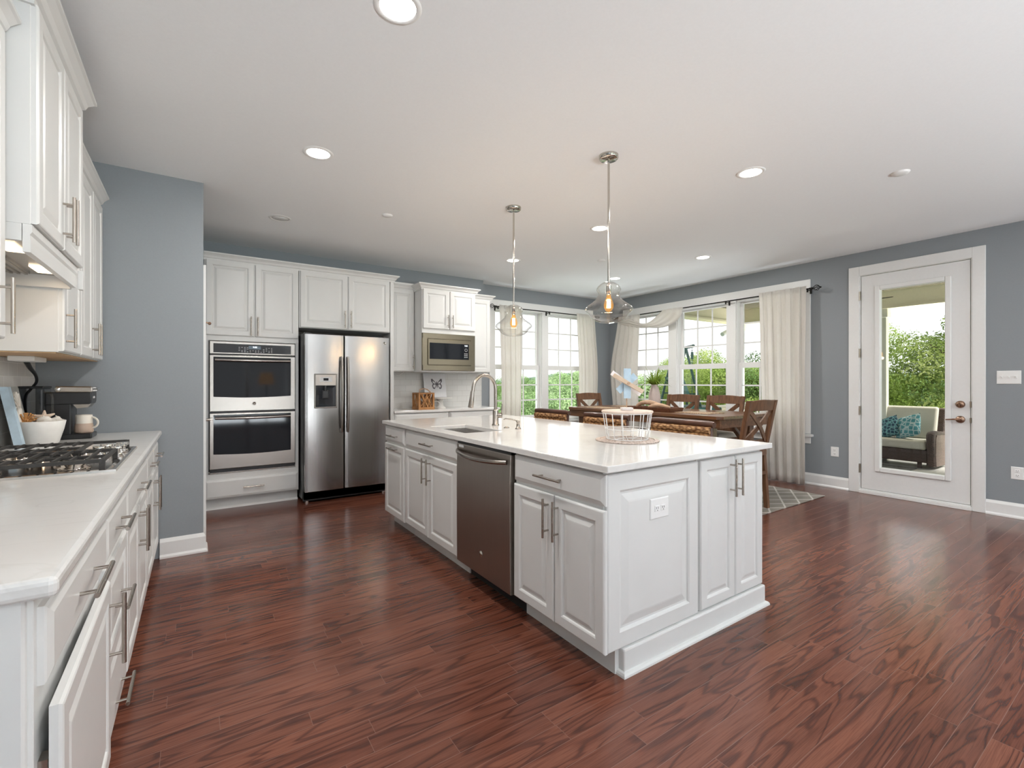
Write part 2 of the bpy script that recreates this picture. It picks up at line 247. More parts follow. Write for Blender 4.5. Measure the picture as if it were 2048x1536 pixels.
# ------------------------------------------------------------------ mesh building
class B:
    def __init__(s): s.v = []; s.f = []; s.sm = []; s.m = []; s.cur = 0
    def add(s, vs, fs, smooth=False):
        k = len(s.v); s.v += [tuple(p) for p in vs]
        for f in fs: s.f.append([k+i for i in f]); s.sm.append(smooth); s.m.append(s.cur)
        return s
    def box(s, x0, x1, y0, y1, z0, z1):
        return s.add([(x, y, z) for z in (z0, z1) for y in (y0, y1) for x in (x0, x1)], [(0, 1, 3, 2), (4, 6, 7, 5), (0, 4, 5, 1), (2, 3, 7, 6), (0, 2, 6, 4), (1, 5, 7, 3)])
    def obox(s, c, ax, ay, az, hx, hy, hz):
        c, ax, ay, az = map(Vector, (c, ax, ay, az)); ax.normalize(); ay.normalize(); az.normalize()
        return s.add([c+ax*hx*i+ay*hy*j+az*hz*k for k in (-1, 1) for j in (-1, 1) for i in (-1, 1)], [(0, 1, 3, 2), (4, 6, 7, 5), (0, 4, 5, 1), (2, 3, 7, 6), (0, 2, 6, 4), (1, 5, 7, 3)])
    def bar(s, p, q, w, t, up=(0, 0, 1)):
        p, q, up = Vector(p), Vector(q), Vector(up); d = (q-p); l = d.length; d.normalize(); sd = d.cross(up)
        if sd.length < 1e-4: sd = d.cross(Vector((1, 0, 0)))
        sd.normalize(); u = sd.cross(d); return s.obox((p+q)/2, d, sd, u, l/2, w/2, t/2)
    def tube(s, pts, r, n=10, cap=True, closed=False):
        pts = [Vector(p) for p in pts]; m = len(pts); rr = r if isinstance(r, (list, tuple)) else [r]*m
        ts = []
        for i in range(m):
            a = pts[(i-1) % m] if (closed or i > 0) else pts[i]; c = pts[(i+1) % m] if (closed or i < m-1) else pts[i]
            ts.append((c-a).normalized())
        u = ts[0].cross(Vector((0, 0, 1)))
        if u.length < 1e-3: u = ts[0].cross(Vector((1, 0, 0)))
        u.normalize(); vs = []
        for i in range(m):
            u = u - ts[i]*u.dot(ts[i])
            if u.length < 1e-5: u = ts[i].orthogonal()
            u.normalize(); w = ts[i].cross(u)
            for k in range(n):
                a = 2*pi*k/n; vs.append(pts[i]+(u*cos(a)+w*sin(a))*rr[i])
        fs = []
        for i in range(m if closed else m-1):
            for k in range(n):
                fs.append((i*n+k, i*n+(k+1) % n, ((i+1) % m)*n+(k+1) % n, ((i+1) % m)*n+k))
        s.add(vs, fs, True)
        if cap and not closed: s.add(vs[:n], [tuple(range(n))]); s.add(vs[-n:], [tuple(range(n))])
        return s
    def cyl(s, p, q, r, n=20, r2=None): return s.tube([p, q], [r, r if r2 is None else r2], n)
    def lathe(s, c, prof, n=32, axis='z', smooth=True):
        vs = []
        for r, h in prof:
            for k in range(n):
                a = 2*pi*k/n
                o = {'z': (r*cos(a), r*sin(a), h), 'x': (h, r*cos(a), r*sin(a)), 'y': (r*cos(a), h, r*sin(a))}[axis]
                vs.append((c[0]+o[0], c[1]+o[1], c[2]+o[2]))
        fs = [(i*n+k, i*n+(k+1) % n, (i+1)*n+(k+1) % n, (i+1)*n+k) for i in range(len(prof)-1) for k in range(n)]
        s.add(vs, fs, smooth); return s
    def ball(s, c, rx, ry=None, rz=None, n=14, mcount=8):
        ry = ry or rx; rz = rz or rx
        vs = []
        for i in range(mcount+1):
            t = pi*i/mcount
            for k in range(n):
                a = 2*pi*k/n; vs.append((c[0]+rx*sin(t)*cos(a), c[1]+ry*sin(t)*sin(a), c[2]+rz*cos(t)))
        return s.add(vs, [(i*n+k, i*n+(k+1) % n, (i+1)*n+(k+1) % n, (i+1)*n+k) for i in range(mcount) for k in range(n)], True)
    def prism(s, poly, z0, z1, f=None):
        n = len(poly); f = f or (lambda x, y, z: (x, y, z))
        vs = [f(x, y, z0) for x, y in poly]+[f(x, y, z1) for x, y in poly]
        return s.add(vs, [tuple(range(n)), tuple(range(n, 2*n))]+[(i, (i+1) % n, n+(i+1) % n, n+i) for i in range(n)])
    def rings(s, f, u0, u1, v0, v1, prof):
        vs = []
        for ins, w in prof: vs += [f(u0+ins, v0+ins, w), f(u1-ins, v0+ins, w), f(u1-ins, v1-ins, w), f(u0+ins, v1-ins, w)]
        n = len(prof); fs = [(0, 1, 2, 3), (4*n-4, 4*n-3, 4*n-2, 4*n-1)]
        for i in range(n-1):
            for k in range(4): fs.append((4*i+k, 4*i+(k+1) % 4, 4*i+4+(k+1) % 4, 4*i+4+k))
        return s.add(vs, fs)
    def sweep(s, path, prof, closed=False):
        # path: plan points (x, y); prof: (out, z); out is to the right of the walking direction
        n = len(path); P = [Vector((p[0], p[1])) for p in path]; cols = []
        for i in range(n):
            ds = []
            if i > 0: ds.append((P[i]-P[i-1]).normalized())
            if i < n-1: ds.append((P[i+1]-P[i]).normalized())
            ns = [Vector((d.y, -d.x)) for d in ds]
            m = ns[0] if len(ns) == 1 else (ns[0]+ns[1]).normalized()
            k = 1/max(.2, m.dot(ns[0])); cols.append([(P[i].x+m.x*k*o, P[i].y+m.y*k*o, z) for o, z in prof])
        q = len(prof); vs = [p for c in cols for p in c]
        fs = [(i*q+j, i*q+(j+1) % q, (i+1)*q+(j+1) % q, (i+1)*q+j) for i in range(n-1) for j in range(q)]
        return s.add(vs, fs+[tuple(range(q)), tuple(range((n-1)*q, n*q))])
def smooth(pts, r, k=5):
    P = [Vector(q) for q in pts]; n = len(P); out = []; rr = []
    for i in range(n-1):
        a, b_, c, d = P[max(0, i-1)], P[i], P[i+1], P[min(n-1, i+2)]
        for j in range(k):
            t = j/k; out.append(.5*((2*b_)+(c-a)*t+(2*a-5*b_+4*c-d)*t*t+(3*b_-a-3*c+d)*t**3)); rr.append(r[i]+(r[i+1]-r[i])*t)
    return out+[P[-1]], rr+[r[-1]]
OFF = {}
def obj(name, b, mat, parent=None, bevel=0., seg=2, solid=0., label=None, recalc=True):
    me = bpy.data.meshes.new(name); off = OFF.get(parent.name, Vector((0, 0, 0))) if parent else Vector((0, 0, 0))
    me.from_pydata([(x-off.x, y-off.y, z-off.z) for x, y, z in b.v], [], b.f)
    for i, p in enumerate(me.polygons): p.use_smooth = b.sm[i]; p.material_index = b.m[i]
    if recalc:
        bm = bmesh.new(); bm.from_mesh(me); bmesh.ops.recalc_face_normals(bm, faces=bm.faces); bm.to_mesh(me); bm.free()
    o = bpy.data.objects.new(name, me); COL.objects.link(o)
    for k in (mat if isinstance(mat, (list, tuple)) else [mat]): me.materials.append(MATS[k])
    if parent: o.parent = parent; OFF[o.name] = off
    if solid:
        md = o.modifiers.new('thickness', 'SOLIDIFY'); md.thickness = solid; md.offset = 0
    if bevel:
        md = o.modifiers.new('edges', 'BEVEL'); md.width = bevel; md.segments = seg; md.limit_method = 'ANGLE'; md.angle_limit = radians(50)
    if label: o['label'] = label
    return o
def tag(o, label, cat, group=None):
    o['label'] = label; o['category'] = cat
    if group: o['group'] = group
    return o
def T(name, label, cat, loc, group=None):
    o = bpy.data.objects.new(name, None); COL.objects.link(o); o.location = loc; o.empty_display_size = .1; OFF[o.name] = Vector(loc)
    return tag(o, label, cat, group)
def S(o): o['kind'] = 'structure'; return o
def SE(name, loc):
    o = bpy.data.objects.new(name, None); COL.objects.link(o); o.location = loc; OFF[o.name] = Vector(loc); o['kind'] = 'structure'; return o
def copy_tree(o, parent=None):
    c = o.copy(); COL.objects.link(c)
    if parent: c.parent = parent
    for ch in list(o.children): copy_tree(ch, c)
    return c
def one(name, b, mat, label, cat, group=None, **kw): return tag(obj(name, b, mat, None, **kw), label, cat, group)
def text(name, s, size, mat, parent, M, ext=.0006):
    cu = bpy.data.curves.new(name, 'FONT'); cu.body = s; cu.size = size; cu.extrude = ext; cu.align_x = 'CENTER'; cu.align_y = 'CENTER'
    t = bpy.data.objects.new(name, cu); COL.objects.link(t); bpy.context.view_layer.update()
    me = bpy.data.meshes.new_from_object(t.evaluated_get(bpy.context.evaluated_depsgraph_get())); bpy.data.objects.remove(t)
    b = B(); b.add([tuple(M @ v.co) for v in me.vertices], [tuple(p.vertices) for p in me.polygons]); bpy.data.meshes.remove(me)
    return obj(name, b, mat, parent, recalc=False)
def MX(o, ux, uy):   # matrix from origin, right and up directions
    ux, uy = Vector(ux), Vector(uy); w = ux.cross(uy)
    return Matrix(((ux.x, uy.x, w.x, o[0]), (ux.y, uy.y, w.y, o[1]), (ux.z, uy.z, w.z, o[2]), (0, 0, 0, 1)))
# ================================================================== room shell
CZ = 2.743
def wall(name, f, u0, u1, v0, v1, w0, w1, opens, mat='paint_wall'):
    # f(u, v, w) -> point; openings (a, b, c, d) in u, v
    b = B(); us = sorted({u0, u1, *[o[0] for o in opens], *[o[1] for o in opens]})
    def bx(a, c, e, g):
        p, q = f(a, e, w0), f(c, g, w1); b.box(min(p[0], q[0]), max(p[0], q[0]), min(p[1], q[1]), max(p[1], q[1]), min(p[2], q[2]), max(p[2], q[2]))
    for a, c in zip(us[:-1], us[1:]):
        hit = [o for o in opens if o[0] <= a+1e-6 and o[1] >= c-1e-6]
        if not hit: bx(a, c, v0, v1)
        else:
            o = hit[0]
            if o[2] > v0: bx(a, c, v0, o[2])
            if o[3] < v1: bx(a, c, o[3], v1)
    return S(obj(name, b, mat))
fR = lambda u, v, w: (6.29+w, u, v)
fB = lambda u, v, w: (u, 6.09+w, v)
fS = lambda u, v, w: (u, -4.5-w, v)
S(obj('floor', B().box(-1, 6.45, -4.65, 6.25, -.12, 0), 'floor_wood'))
S(obj('ceiling', B().box(-1, 6.45, -4.65, 6.25, CZ, CZ+.15), 'paint_ceiling'))
wall('wall_right', fR, -4.5, 6.24, 0, CZ, 0, .15, [(1.245, 2.195, 0, 2.485), (2.80, 5.65, .62, 2.40), (-3.5, -1.3, .05, 2.5)])
wall('wall_back', fB, 3.47, 6.29, 0, CZ, 0, .15, [(3.78, 5.77, .62, 2.40)])
wall('wall_rear', fS, -1, 6.44, 0, CZ, 0, .15, [(.1, 2.3, .05, 2.5), (3.4, 5.6, .05, 2.5)])
S(obj('wall_left', B().box(-1.0, -.857, -4.5, 4.29, 0, CZ), 'paint_wall'))
S(obj('wall_kitchen', B().box(-.08, 3.47, 5.87, 6.24, 0, CZ), 'paint_wall'))
b = B().box(-.857, .045, 4.17, 4.29, 0, CZ); b.box(-.08, .045, 4.29, 5.87, 0, CZ)
S(obj('wall_pantry', b, 'paint_wall'))
BASE = [(0, 0), (.028, 0), (.027, .012), (.016, .026), (.0145, .112), (.008, .128), (.004, .138), (0, .138)]
S(obj('baseboard_right', B().sweep([(6.29, 6.09), (6.29, 2.292)], BASE).sweep([(6.29, 1.157), (6.29, -4.5)], BASE), 'paint_trim'))
S(obj('baseboard_back', B().sweep([(3.47, 6.09), (6.29, 6.09)], BASE), 'paint_trim'))
S(obj('baseboard_pantry', B().sweep([(-.215, 4.17), (.045, 4.17), (.045, 4.33)], BASE), 'paint_trim'))
# ---- windows: double hung units
def hung(root, f, a, c, ncol=3, nrow=3, both=True):
    def bb(b, u0, u1, v0, v1, w0, w1):
        p, q = f(u0, v0, w0), f(u1, v1, w1); b.box(min(p[0], q[0]), max(p[0], q[0]), min(p[1], q[1]), max(p[1], q[1]), min(p[2], q[2]), max(p[2], q[2]))
    for name, z0, z1, w, rail in (('upper_sash', 1.50, 2.40, .085, .035), ('lower_sash', .64, 1.535, .05, .075)):
        b = B(); s = .05
        bb(b, a, a+s, z0, z1, w, w+.035); bb(b, c-s, c, z0, z1, w, w+.035)
        lo, hi = (.035, .04) if name == 'upper_sash' else (.08, .075)
        bb(b, a+s, c-s, z0, z0+lo, w, w+.035); bb(b, a+s, c-s, z1-hi, z1, w, w+.035)
        for i in range(1, ncol):
            u = a+s+(c-a-2*s)*i/ncol; bb(b, u-.0105, u+.0105, z0+lo, z1-hi, w+.012, w+.024)
        for i in range(1, nrow):
            v = z0+lo+(z1-hi-z0-lo)*i/nrow; bb(b, a+s, c-s, v-.0105, v+.0105, w+.013, w+.023)
        o = obj(name, b, 'paint_trim', root, bevel=.002, seg=1)
        g = B(); bb(g, a+s-.005, c-s+.005, z0+lo-.005, z1-hi+.005, w+.016, w+.020); obj('glass_pane', g, 'window_glass', o)
def window(name, f, o0, o1, units, c0, c1, sill=True):
    root = SE(name, f((o0+o1)/2, .62, 0))
    def bb(b, u0, u1, v0, v1, w0, w1):
        p, q = f(u0, v0, w0), f(u1, v1, w1); b.box(min(p[0], q[0]), max(p[0], q[0]), min(p[1], q[1]), max(p[1], q[1]), min(p[2], q[2]), max(p[2], q[2]))
    b = B()
    bb(b, o0, units[0][0]+.012, .62, 2.40, 0, .15); bb(b, units[-1][1]-.012, o1, .62, 2.40, 0, .15); bb(b, o0, o1, 2.39, 2.405, 0, .15); bb(b, o0, o1, .61, .645, .02, .15)
    for (a, c), (d, e) in zip(units[:-1], units[1:]): bb(b, c-.012, d+.012, .62, 2.40, 0, .15)
    obj('window_frame', b, 'paint_trim', root, bevel=.002, seg=1)
    b = B(); bb(b, c0, c1, 2.40, 2.53, -.02, 0); bb(b, c0, o0+.012, .62, 2.40, -.02, 0); bb(b, o1-.012, c1, .62, 2.40, -.02, 0)
    for (a, c), (d, e) in zip(units[:-1], units[1:]): bb(b, c+.0, d-.0, .64, 2.40, -.02, 0)
    bb(b, c0, c1, .50, .585, -.018, 0)
    obj('casing', b, 'paint_trim', root, bevel=.003, seg=2)
    b = B(); bb(b, c0-.03, c1+.03, .585, .615, -.055, .06); obj('window_sill', b, 'paint_trim', root, bevel=.006)
    for a, c in units: hung(root, f, a, c)
    return root
window('window_1', fB, 3.78, 5.77, [(3.80, 4.71), (4.843, 5.75)], 3.70, 5.855)
window('window_2', fR, 2.80, 5.65, [(2.82, 3.66), (3.80, 4.636), (4.79, 5.63)], 2.70, 5.75)
def plainwin(name, f, a, c):
    root = SE(name, f((a+c)/2, .4, 0)); b = B()
    def bb(u0, u1, v0, v1, w0, w1):
        p, q = f(u0, v0, w0), f(u1, v1, w1); b.box(min(p[0], q[0]), max(p[0], q[0]), min(p[1], q[1]), max(p[1], q[1]), min(p[2], q[2]), max(p[2], q[2]))
    bb(a, a+.06, .05, 2.5, 0, .12); bb(c-.06, c, .05, 2.5, 0, .12); bb(a, c, 2.44, 2.5, 0, .12); bb(a, c, .05, .11, 0, .12); m = (a+c)/2; bb(m-.05, m+.05, .05, 2.5, 0, .12)
    bb(a-.09, a, 0, 2.6, -.02, 0); bb(c, c+.09, 0, 2.6, -.02, 0); bb(a, c, 2.5, 2.6, -.02, 0)
    obj('window_frame', b, 'paint_trim', root)
plainwin('unseen_window_3', fS, .1, 2.3); plainwin('unseen_window_4', fS, 3.4, 5.6); plainwin('unseen_window_5', fR, -3.5, -1.3)  # unseen windows behind the camera, added floor-length to let light in
# ---- glazed patio door
d1 = SE('door_1', (6.31, 1.72, 0))
b = B(); y0, y1, z0, z1 = 1.267, 2.171, .055, 2.462
for a, c, e, g in ((y0, 1.417, z0, z1), (2.03, y1, z0, z1), (1.417, 2.03, z0, .275), (1.417, 2.03, 2.32, z1)): b.box(6.285, 6.33, a, c, e, g)
obj('door_slab', b, 'paint_door', d1)
b = B(); fD = lambda u, v, w: (6.285-w, u, v)
for a, c, e, g in ((1.405, 1.452, .262, 2.332), (1.995, 2.042, .262, 2.332), (1.452, 1.995, .262, .310), (1.452, 1.995, 2.285, 2.332)): b.box(6.268, 6.345, a, c, e, g)
obj('glazing_frame', b, 'paint_trim', d1, bevel=.008, seg=3)
obj('glass_pane', B().box(6.305, 6.311, 1.44, 2.01, .30, 2.30), 'window_glass', d1)
for z in (.28, .935, 1.591, 2.241):
    b = B().cyl((6.272, 2.183, z-.05), (6.272, 2.183, z+.05), .008, 10); b.box(6.268, 6.288, 2.176, 2.19, z-.05, z+.05); obj('hinge', b, 'brass_hinge', d1)
k = obj('deadbolt', B().lathe((6.285, 1.338, 1.039), [(0, -.03), (.022, -.03), (.034, -.018), (.036, 0)], 24, 'x').box(6.235, 6.256, 1.332, 1.344, 1.022, 1.056), 'bronze', d1)
k = obj('lever_handle', B().lathe((6.285, 1.338, .889), [(0, -.02), (.03, -.018), (.036, -.006), (.036, 0)], 24, 'x').cyl((6.265, 1.338, .889), (6.23, 1.338, .889), .011).tube([(6.232, 1.335, .889), (6.228, 1.37, .891), (6.228, 1.41, .887), (6.232, 1.437, .884)], [.010, .009, .008, .006]), 'bronze', d1)
obj('latch_plate', B().box(6.272, 6.286, 1.256, 1.268, .86, .91).box(6.272, 6.286, 1.256, 1.268, 1.01, 1.07), 'brass_hinge', d1)
b = B(); b.box(6.27, 6.29, 1.157, 1.252, 0, 2.578); b.box(6.27, 6.29, 2.188, 2.292, 0, 2.578); b.box(6.27, 6.29, 1.252, 2.188, 2.475, 2.578)
b.box(6.282, 6.44, 1.246, 1.262, 0, 2.485); b.box(6.282, 6.44, 2.178, 2.194, 0, 2.485); b.box(6.282, 6.44, 1.26, 2.18, 2.468, 2.485)
S(obj('trim_1', b, 'paint_trim', bevel=.004))
b = B().box(6.255, 6.44, 1.252, 2.19, 0, .035); b.box(6.27, 6.42, 1.262, 2.178, .035, .05)
S(obj('trim_2', b, ['paint_trim'], bevel=.004))
# ---- pantry door seen edge-on in the return wall
d2 = SE('door_2', (.05, 4.85, 0))
obj('door_slab', B().box(.03, .056, 4.43, 5.19, .01, 2.08), 'paint_door', d2, bevel=.003)
obj('lever_handle', B().cyl((.056, 4.50, .955), (.11, 4.50, .955), .011).box(.095, .11, 4.49, 4.60, .945, .965), 'nickel', d2)
obj('flip_latch', B().cyl((.056, 4.50, 1.745), (.085, 4.50, 1.735), .006).ball((.09, 4.50, 1.735), .013), 'bronze', d2)
b = B(); b.box(.044, .064, 4.335, 4.43, 0, 2.17); b.box(.044, .064, 5.19, 5.28, 0, 2.17); b.box(.044, .064, 4.43, 5.19, 2.08, 2.17)
S(obj('trim_3', b, 'paint_trim', bevel=.003))
# ---- wall plates
def outlet(name, label, f, u0, u1, v0, v1, sockets, parent=None):
    c = f((u0+u1)/2, (v0+v1)/2, 0); t = T(name, label, 'outlet', c)
    obj('plate', B().rings(f, u0, u1, v0, v1, [(0, 0), (0, .003), (.004, .006)]), 'white_plastic', t)
    for du, dv in sockets:
        u, v = (u0+u1)/2+du, (v0+v1)/2+dv
        s = obj('socket', B().rings(f, u-.016, u+.016, v-.014, v+.014, [(0, .005), (0, .008), (.003, .009)]), 'white_plastic', t, bevel=.002)
        b = B()
        for x in (-.006, .006): b.rings(f, u+x-.0012, u+x+.0012, v-.001, v+.008, [(0, .0085), (0, .0095)])
        b.rings(f, u-.002, u+.002, v-.009, v-.005, [(0, .0085), (0, .0095)]); obj('slot', b, 'dark_slot', s)
    return t
fRi = lambda u, v, w: (6.29-w, u, v)
outlet('wall_outlet', 'white wall outlet on the blue wall, right of the glazed door', fRi, .908, .992, .358, .474, [(0, .021), (0, -.021)])
outlet('wall_outlet', 'white wall outlet between the curtained window and the glazed door', fRi, 2.399, 2.481, .374, .488, [(0, .021), (0, -.021)])
t = T('light_switch', 'white three-gang light switch plate on the blue wall beside the glazed door', 'switch', (6.29, 1.005, 1.305))
obj('plate', B().rings(fRi, .926, 1.085, 1.242, 1.366, [(0, 0), (0, .003), (.004, .006)]), 'white_plastic', t)
for u in (.959, 1.005, 1.051): obj('toggle', B().rings(fRi, u-.010, u+.010, 1.288, 1.320, [(0, .005), (0, .007), (.002, .008)]).rings(fRi, u-.004, u+.004, 1.304, 1.316, [(0, .007), (.001, .018)]), 'white_plastic', t)
# ================================================================== cabinetry
DOOR = [(0, 0), (0, .013), (.004, .018), (.008, .020), (.050, .020), (.056, .017), (.060, .011), (.068, .011), (.088, .018), (.094, .0185)]
DRAW = [(0, 0), (0, .010), (.004, .013), (.022, .0195), (.026, .0195)]
def pull(parent, f, kind, a, c, e, w=.02):
    # kind v: at u=a from v=c to e ; kind h: at v=a from u=c to e
    b = B(); g = (lambda s, h: f(a, s, h)) if kind == 'v' else (lambda s, h: f(s, a, h))
    b.cyl(g(c, w+.034), g(e, w+.034), .006, 12)
    i = .032*(1 if e > c else -1)
    for s in (c+i, e-i): b.cyl(g(s, w-.002), g(s, w+.034), .0045, 10)
    return obj('handle', b, 'nickel', parent)
def front(parent, name, f, u0, u1, v0, v1, h=None, prof=None):
    g = .0015; p = prof or (DOOR if name == 'door' else DRAW)
    if name == 'door' and min(u1-u0, v1-v0) < .24: p = [(i*.8, w) for i, w in DOOR]
    o = obj(name, B().rings(f, u0+g, u1-g, v0+g, v1-g, p), 'paint_cabinet', parent)
    if h: pull(o, f, *h)
    return o
def bbx(b, f, u0, u1, v0, v1, w0, w1):
    p, q = f(u0, v0, w0), f(u1, v1, w1); return b.box(min(p[0], q[0]), max(p[0], q[0]), min(p[1], q[1]), max(p[1], q[1]), min(p[2], q[2]), max(p[2], q[2]))
def cabinet(name, label, cat, f, u0, u1, v0, v1, depth, toe=.0, group=None):
    t = T(name, label, cat, f((u0+u1)/2, 0 if toe else v0, -depth/2), group)
    obj('body', bbx(B(), f, u0+.001, u1-.001, v0, v1, -depth, 0), 'paint_cabinet', t, bevel=.0015, seg=1)
    if toe: obj('toe_kick', bbx(B(), f, u0+.001, u1-.001, 0, v0, -depth, -.07), 'paint_cabinet', t)
    return t
SHOE = [(0, 0), (.02, 0), (.0185, .009), (.012, .017), (0, .02)]
# ---------- island, long side facing the cooktop (faces -X)
fI = lambda u, v, w: (1.425-w, u, v)
t = cabinet('base_cabinet', 'white island cabinet with wide drawer and two doors, at the near corner', 'cabinet', fI, 1.415, 2.065, .112, .884, .64, .1)
front(t, 'drawer', fI, 1.390, 2.062, .737, .873, ('h', .803, 1.64, 1.84))
front(t, 'door', fI, 1.725, 2.062, .117, .722, ('v', 1.763, .515, .702)); front(t, 'door', fI, 1.390, 1.721, .117, .722, ('v', 1.690, .515, .702))
fE = lambda u, v, w: (u, 1.415-w, v)
obj('side_panel', B().rings(fE, 1.430, 2.062, .113, .868, [(0, -.001), (0, .013), (.004, .018), (.008, .02), (.072, .02), (.079, .016), (.083, .009), (.092, .009), (.125, .017), (.132, .018)]), 'paint_cabinet', t)
t2 = cabinet('tall_door_cabinet', 'white island end cabinet with two tall narrow doors', 'cabinet', fE, 2.068, 2.672, .112, .884, .42, 0)
front(t2, 'door', fE, 2.081, 2.387, .115, .868, ('v', 2.340, .66, .855)); front(t2, 'door', fE, 2.391, 2.668, .115, .868, ('v', 2.402, .66, .855))
t = cabinet('sink_cabinet', 'white island sink cabinet with false drawer above two doors', 'cabinet', fI, 2.70, 3.64, .112, .70, .60, .1)
obj('apron_rail', bbx(B(), fI, 2.70, 3.64, .70, .884, -.03, 0), 'paint_cabinet', t)
front(t, 'drawer', fI, 2.715, 3.625, .737, .873, ('h', .802, 3.06, 3.26))
front(t, 'door', fI, 2.715, 3.17, .117, .722, ('v', 3.128, .515, .702)); front(t, 'door', fI, 3.174, 3.625, .117, .722, ('v', 3.212, .515, .702))
t = cabinet('pullout_cabinet', 'narrow white island cabinet with small drawer and pull-out front, at far end', 'cabinet', fI, 3.643, 4.117, .112, .884, .60, .1)
front(t, 'drawer', fI, 3.655, 4.115, .737, .873, ('h', .797, 3.77, 3.98)); front(t, 'door', fI, 3.655, 4.115, .105, .722, ('h', .688, 3.77, 3.98))
# island back panel, base board and shoe moulding
b = B(); b.box(2.03, 2.05, 1.84, 4.117, 0, .884)
one('island_back_panel', b, 'paint_cabinet', 'white back panel of the island on the seating side', 'panel')
t = T('island_baseboard', 'white base board with shoe moulding around the foot of the island end', 'baseboard', (2.09, 1.39, 0))
obj('board', B().box(1.517, 2.672, 1.383, 1.42, .0, .112).box(2.656, 2.672, 1.42, 1.84, 0, .112), 'paint_cabinet', t, bevel=.008, seg=2)
SH2 = [(o*.85, z) for o, z in SHOE]
obj('shoe_moulding', B().sweep([(1.517, 4.117), (1.517, 2.70)], SH2).sweep([(1.517, 2.05), (1.517, 1.383), (2.672, 1.383), (2.672, 1.84)], SH2), 'paint_cabinet', t)
obj('toe_board', B().box(1.517, 1.525, 1.42, 2.05, 0, .112).box(1.517, 1.525, 2.70, 4.117, 0, .112), 'paint_cabinet', t)
t = outlet('island_outlet', 'white double outlet on the end panel of the island', fE, 1.698, 1.827, .636, .729, [(-.021, 0), (.021, 0)])
t.location.y -= .0175
# dishwasher
t = T('dishwasher', 'stainless steel dishwasher built into the island', 'dishwasher', (1.7, 2.385, 0))
obj('tub', B().box(1.43, 2.0, 2.072, 2.695, .11, .882), 'black_plastic', t)
b = B(); fd = lambda u, v, w: (1.43-w, u, v)
pts = [(0, 0), (.030, 0), (.036, .006), (.038, .30), (.038, .60), (.034, .75), (.022, .765), (0, .765)]
b.prism(pts, 2.076, 2.692, lambda x, z, y: (1.43-x, y, .112+z)); obj('door_panel', b, 'steel_dark', t, bevel=.002)
h = B(); n = 12
h.tube([(1.392-.055*sin(pi*i/n)**.6-.004, 2.10+.57*i/n, .825-.012*sin(pi*i/n)) for i in range(n+1)], [.013]*(n+1), 12)
obj('handle', h, 'steel', t)
obj('control_strip', B().box(1.40, 1.45, 2.076, 2.692, .866, .880), 'black_plastic', t)
obj('vent_label', B().box(1.391, 1.394, 2.60, 2.66, .848, .862), 'grey_vinyl', t)
bd = obj('badge', B().lathe((1.392, 2.384, .245), [(0, -.004), (.016, -.004), (.018, 0)], 24, 'x'), 'polished_nickel', t)
obj('toe_plate', B().box(1.50, 1.53, 2.072, 2.695, .0, .11), 'black_plastic', t)
# island worktop with undermount sink cut-out
b = B(); X0, X1, Y0_, Y1 = 1.392, 2.700, 1.358, 4.150; sx0, sx1, sy0, sy1 = 1.505, 1.812, 2.79, 3.35; z0, z1 = .885, .915
def plate_hole(b, X0, X1, Y0, Y1, a, c, d, e, z0, z1):
    vs = []
    for z in (z0, z1): vs += [(X0, Y0, z), (X1, Y0, z), (X1, Y1, z), (X0, Y1, z), (a, d, z), (c, d, z), (c, e, z), (a, e, z)]
    fs = []
    for k in range(4):
        n = (k+1) % 4; fs += [(k, n, 4+n, 4+k), (8+k, 8+n, 12+n, 12+k), (k, n, 8+n, 8+k), (4+k, 4+n, 12+n, 12+k)]
    b.add(vs, fs)
plate_hole(b, X0, X1, Y0_, Y1, sx0, sx1, sy0, sy1, z0, z1)
one('island_worktop', b, 'quartz', 'long white quartz worktop of the island with sink cut-out', 'worktop', bevel=.005, seg=3)
t = T('undermount_sink', 'stainless undermount sink sunk in the island worktop', 'sink', (1.66, 3.07, .885))
b = B(); a, c, d, e = sx0-.004, sx1+.004, sy0-.004, sy1+.004; q = .045
b.add([(a, d, .884), (c, d, .884), (c, e, .884), (a, e, .884), (a+.008, d+.008, .70), (c-.008, d+.008, .70), (c-.008, e-.008, .70), (a+.008, e-.008, .70)], [(0, 1, 5, 4), (1, 2, 6, 5), (2, 3, 7, 6), (3, 0, 4, 7), (4, 5, 6, 7)])
obj('basin', b, 'steel_sink', t, solid=.003, recalc=False); obj('drain', B().lathe((1.66, 3.07, .7), [(0, .004), (.03, .004), (.045, .006), (.046, .0)], 20), 'chrome', t)
# faucet
t = T('kitchen_faucet', 'tall gooseneck pull-down faucet in brushed nickel behind the island sink', 'faucet', (1.985, 3.165, .915))
F0 = Vector((1.985, 3.165, .915))
obj('body', B().lathe(F0, [(.030, 0), (.030, .006), (.024, .012), (.0235, .115), (.021, .125), (0, .126)], 24), 'nickel', t)
dr = Vector((-.93, -.12, 0)).normalized(); R_ = .112; pts = [F0+Vector((0, 0, .12)), F0+Vector((0, 0, .20)), F0+Vector((0, 0, .285))]
for i in range(1, 15):
    a = pi*1.0*i/14; pts.append(F0+dr*(R_-R_*cos(a))+Vector((0, 0, .285+R_*sin(a)*1.02)))
pts.append(pts[-1]+dr*.006+Vector((0, 0, -.02)))
obj('spout', B().tube(pts, .0135, 14), 'nickel', t)
e = pts[-1]; obj('spray_head', B().tube([e+Vector((0, 0, .008)), e+dr*.004+Vector((0, 0, -.03)), e+dr*.016+Vector((0, 0, -.112)), e+dr*.017+Vector((0, 0, -.118))], [.0145, .0165, .021, .018], 16), 'nickel', t)
hd = Vector((.75, -.66, 0)).normalized(); q = F0+Vector((0, 0, .078))
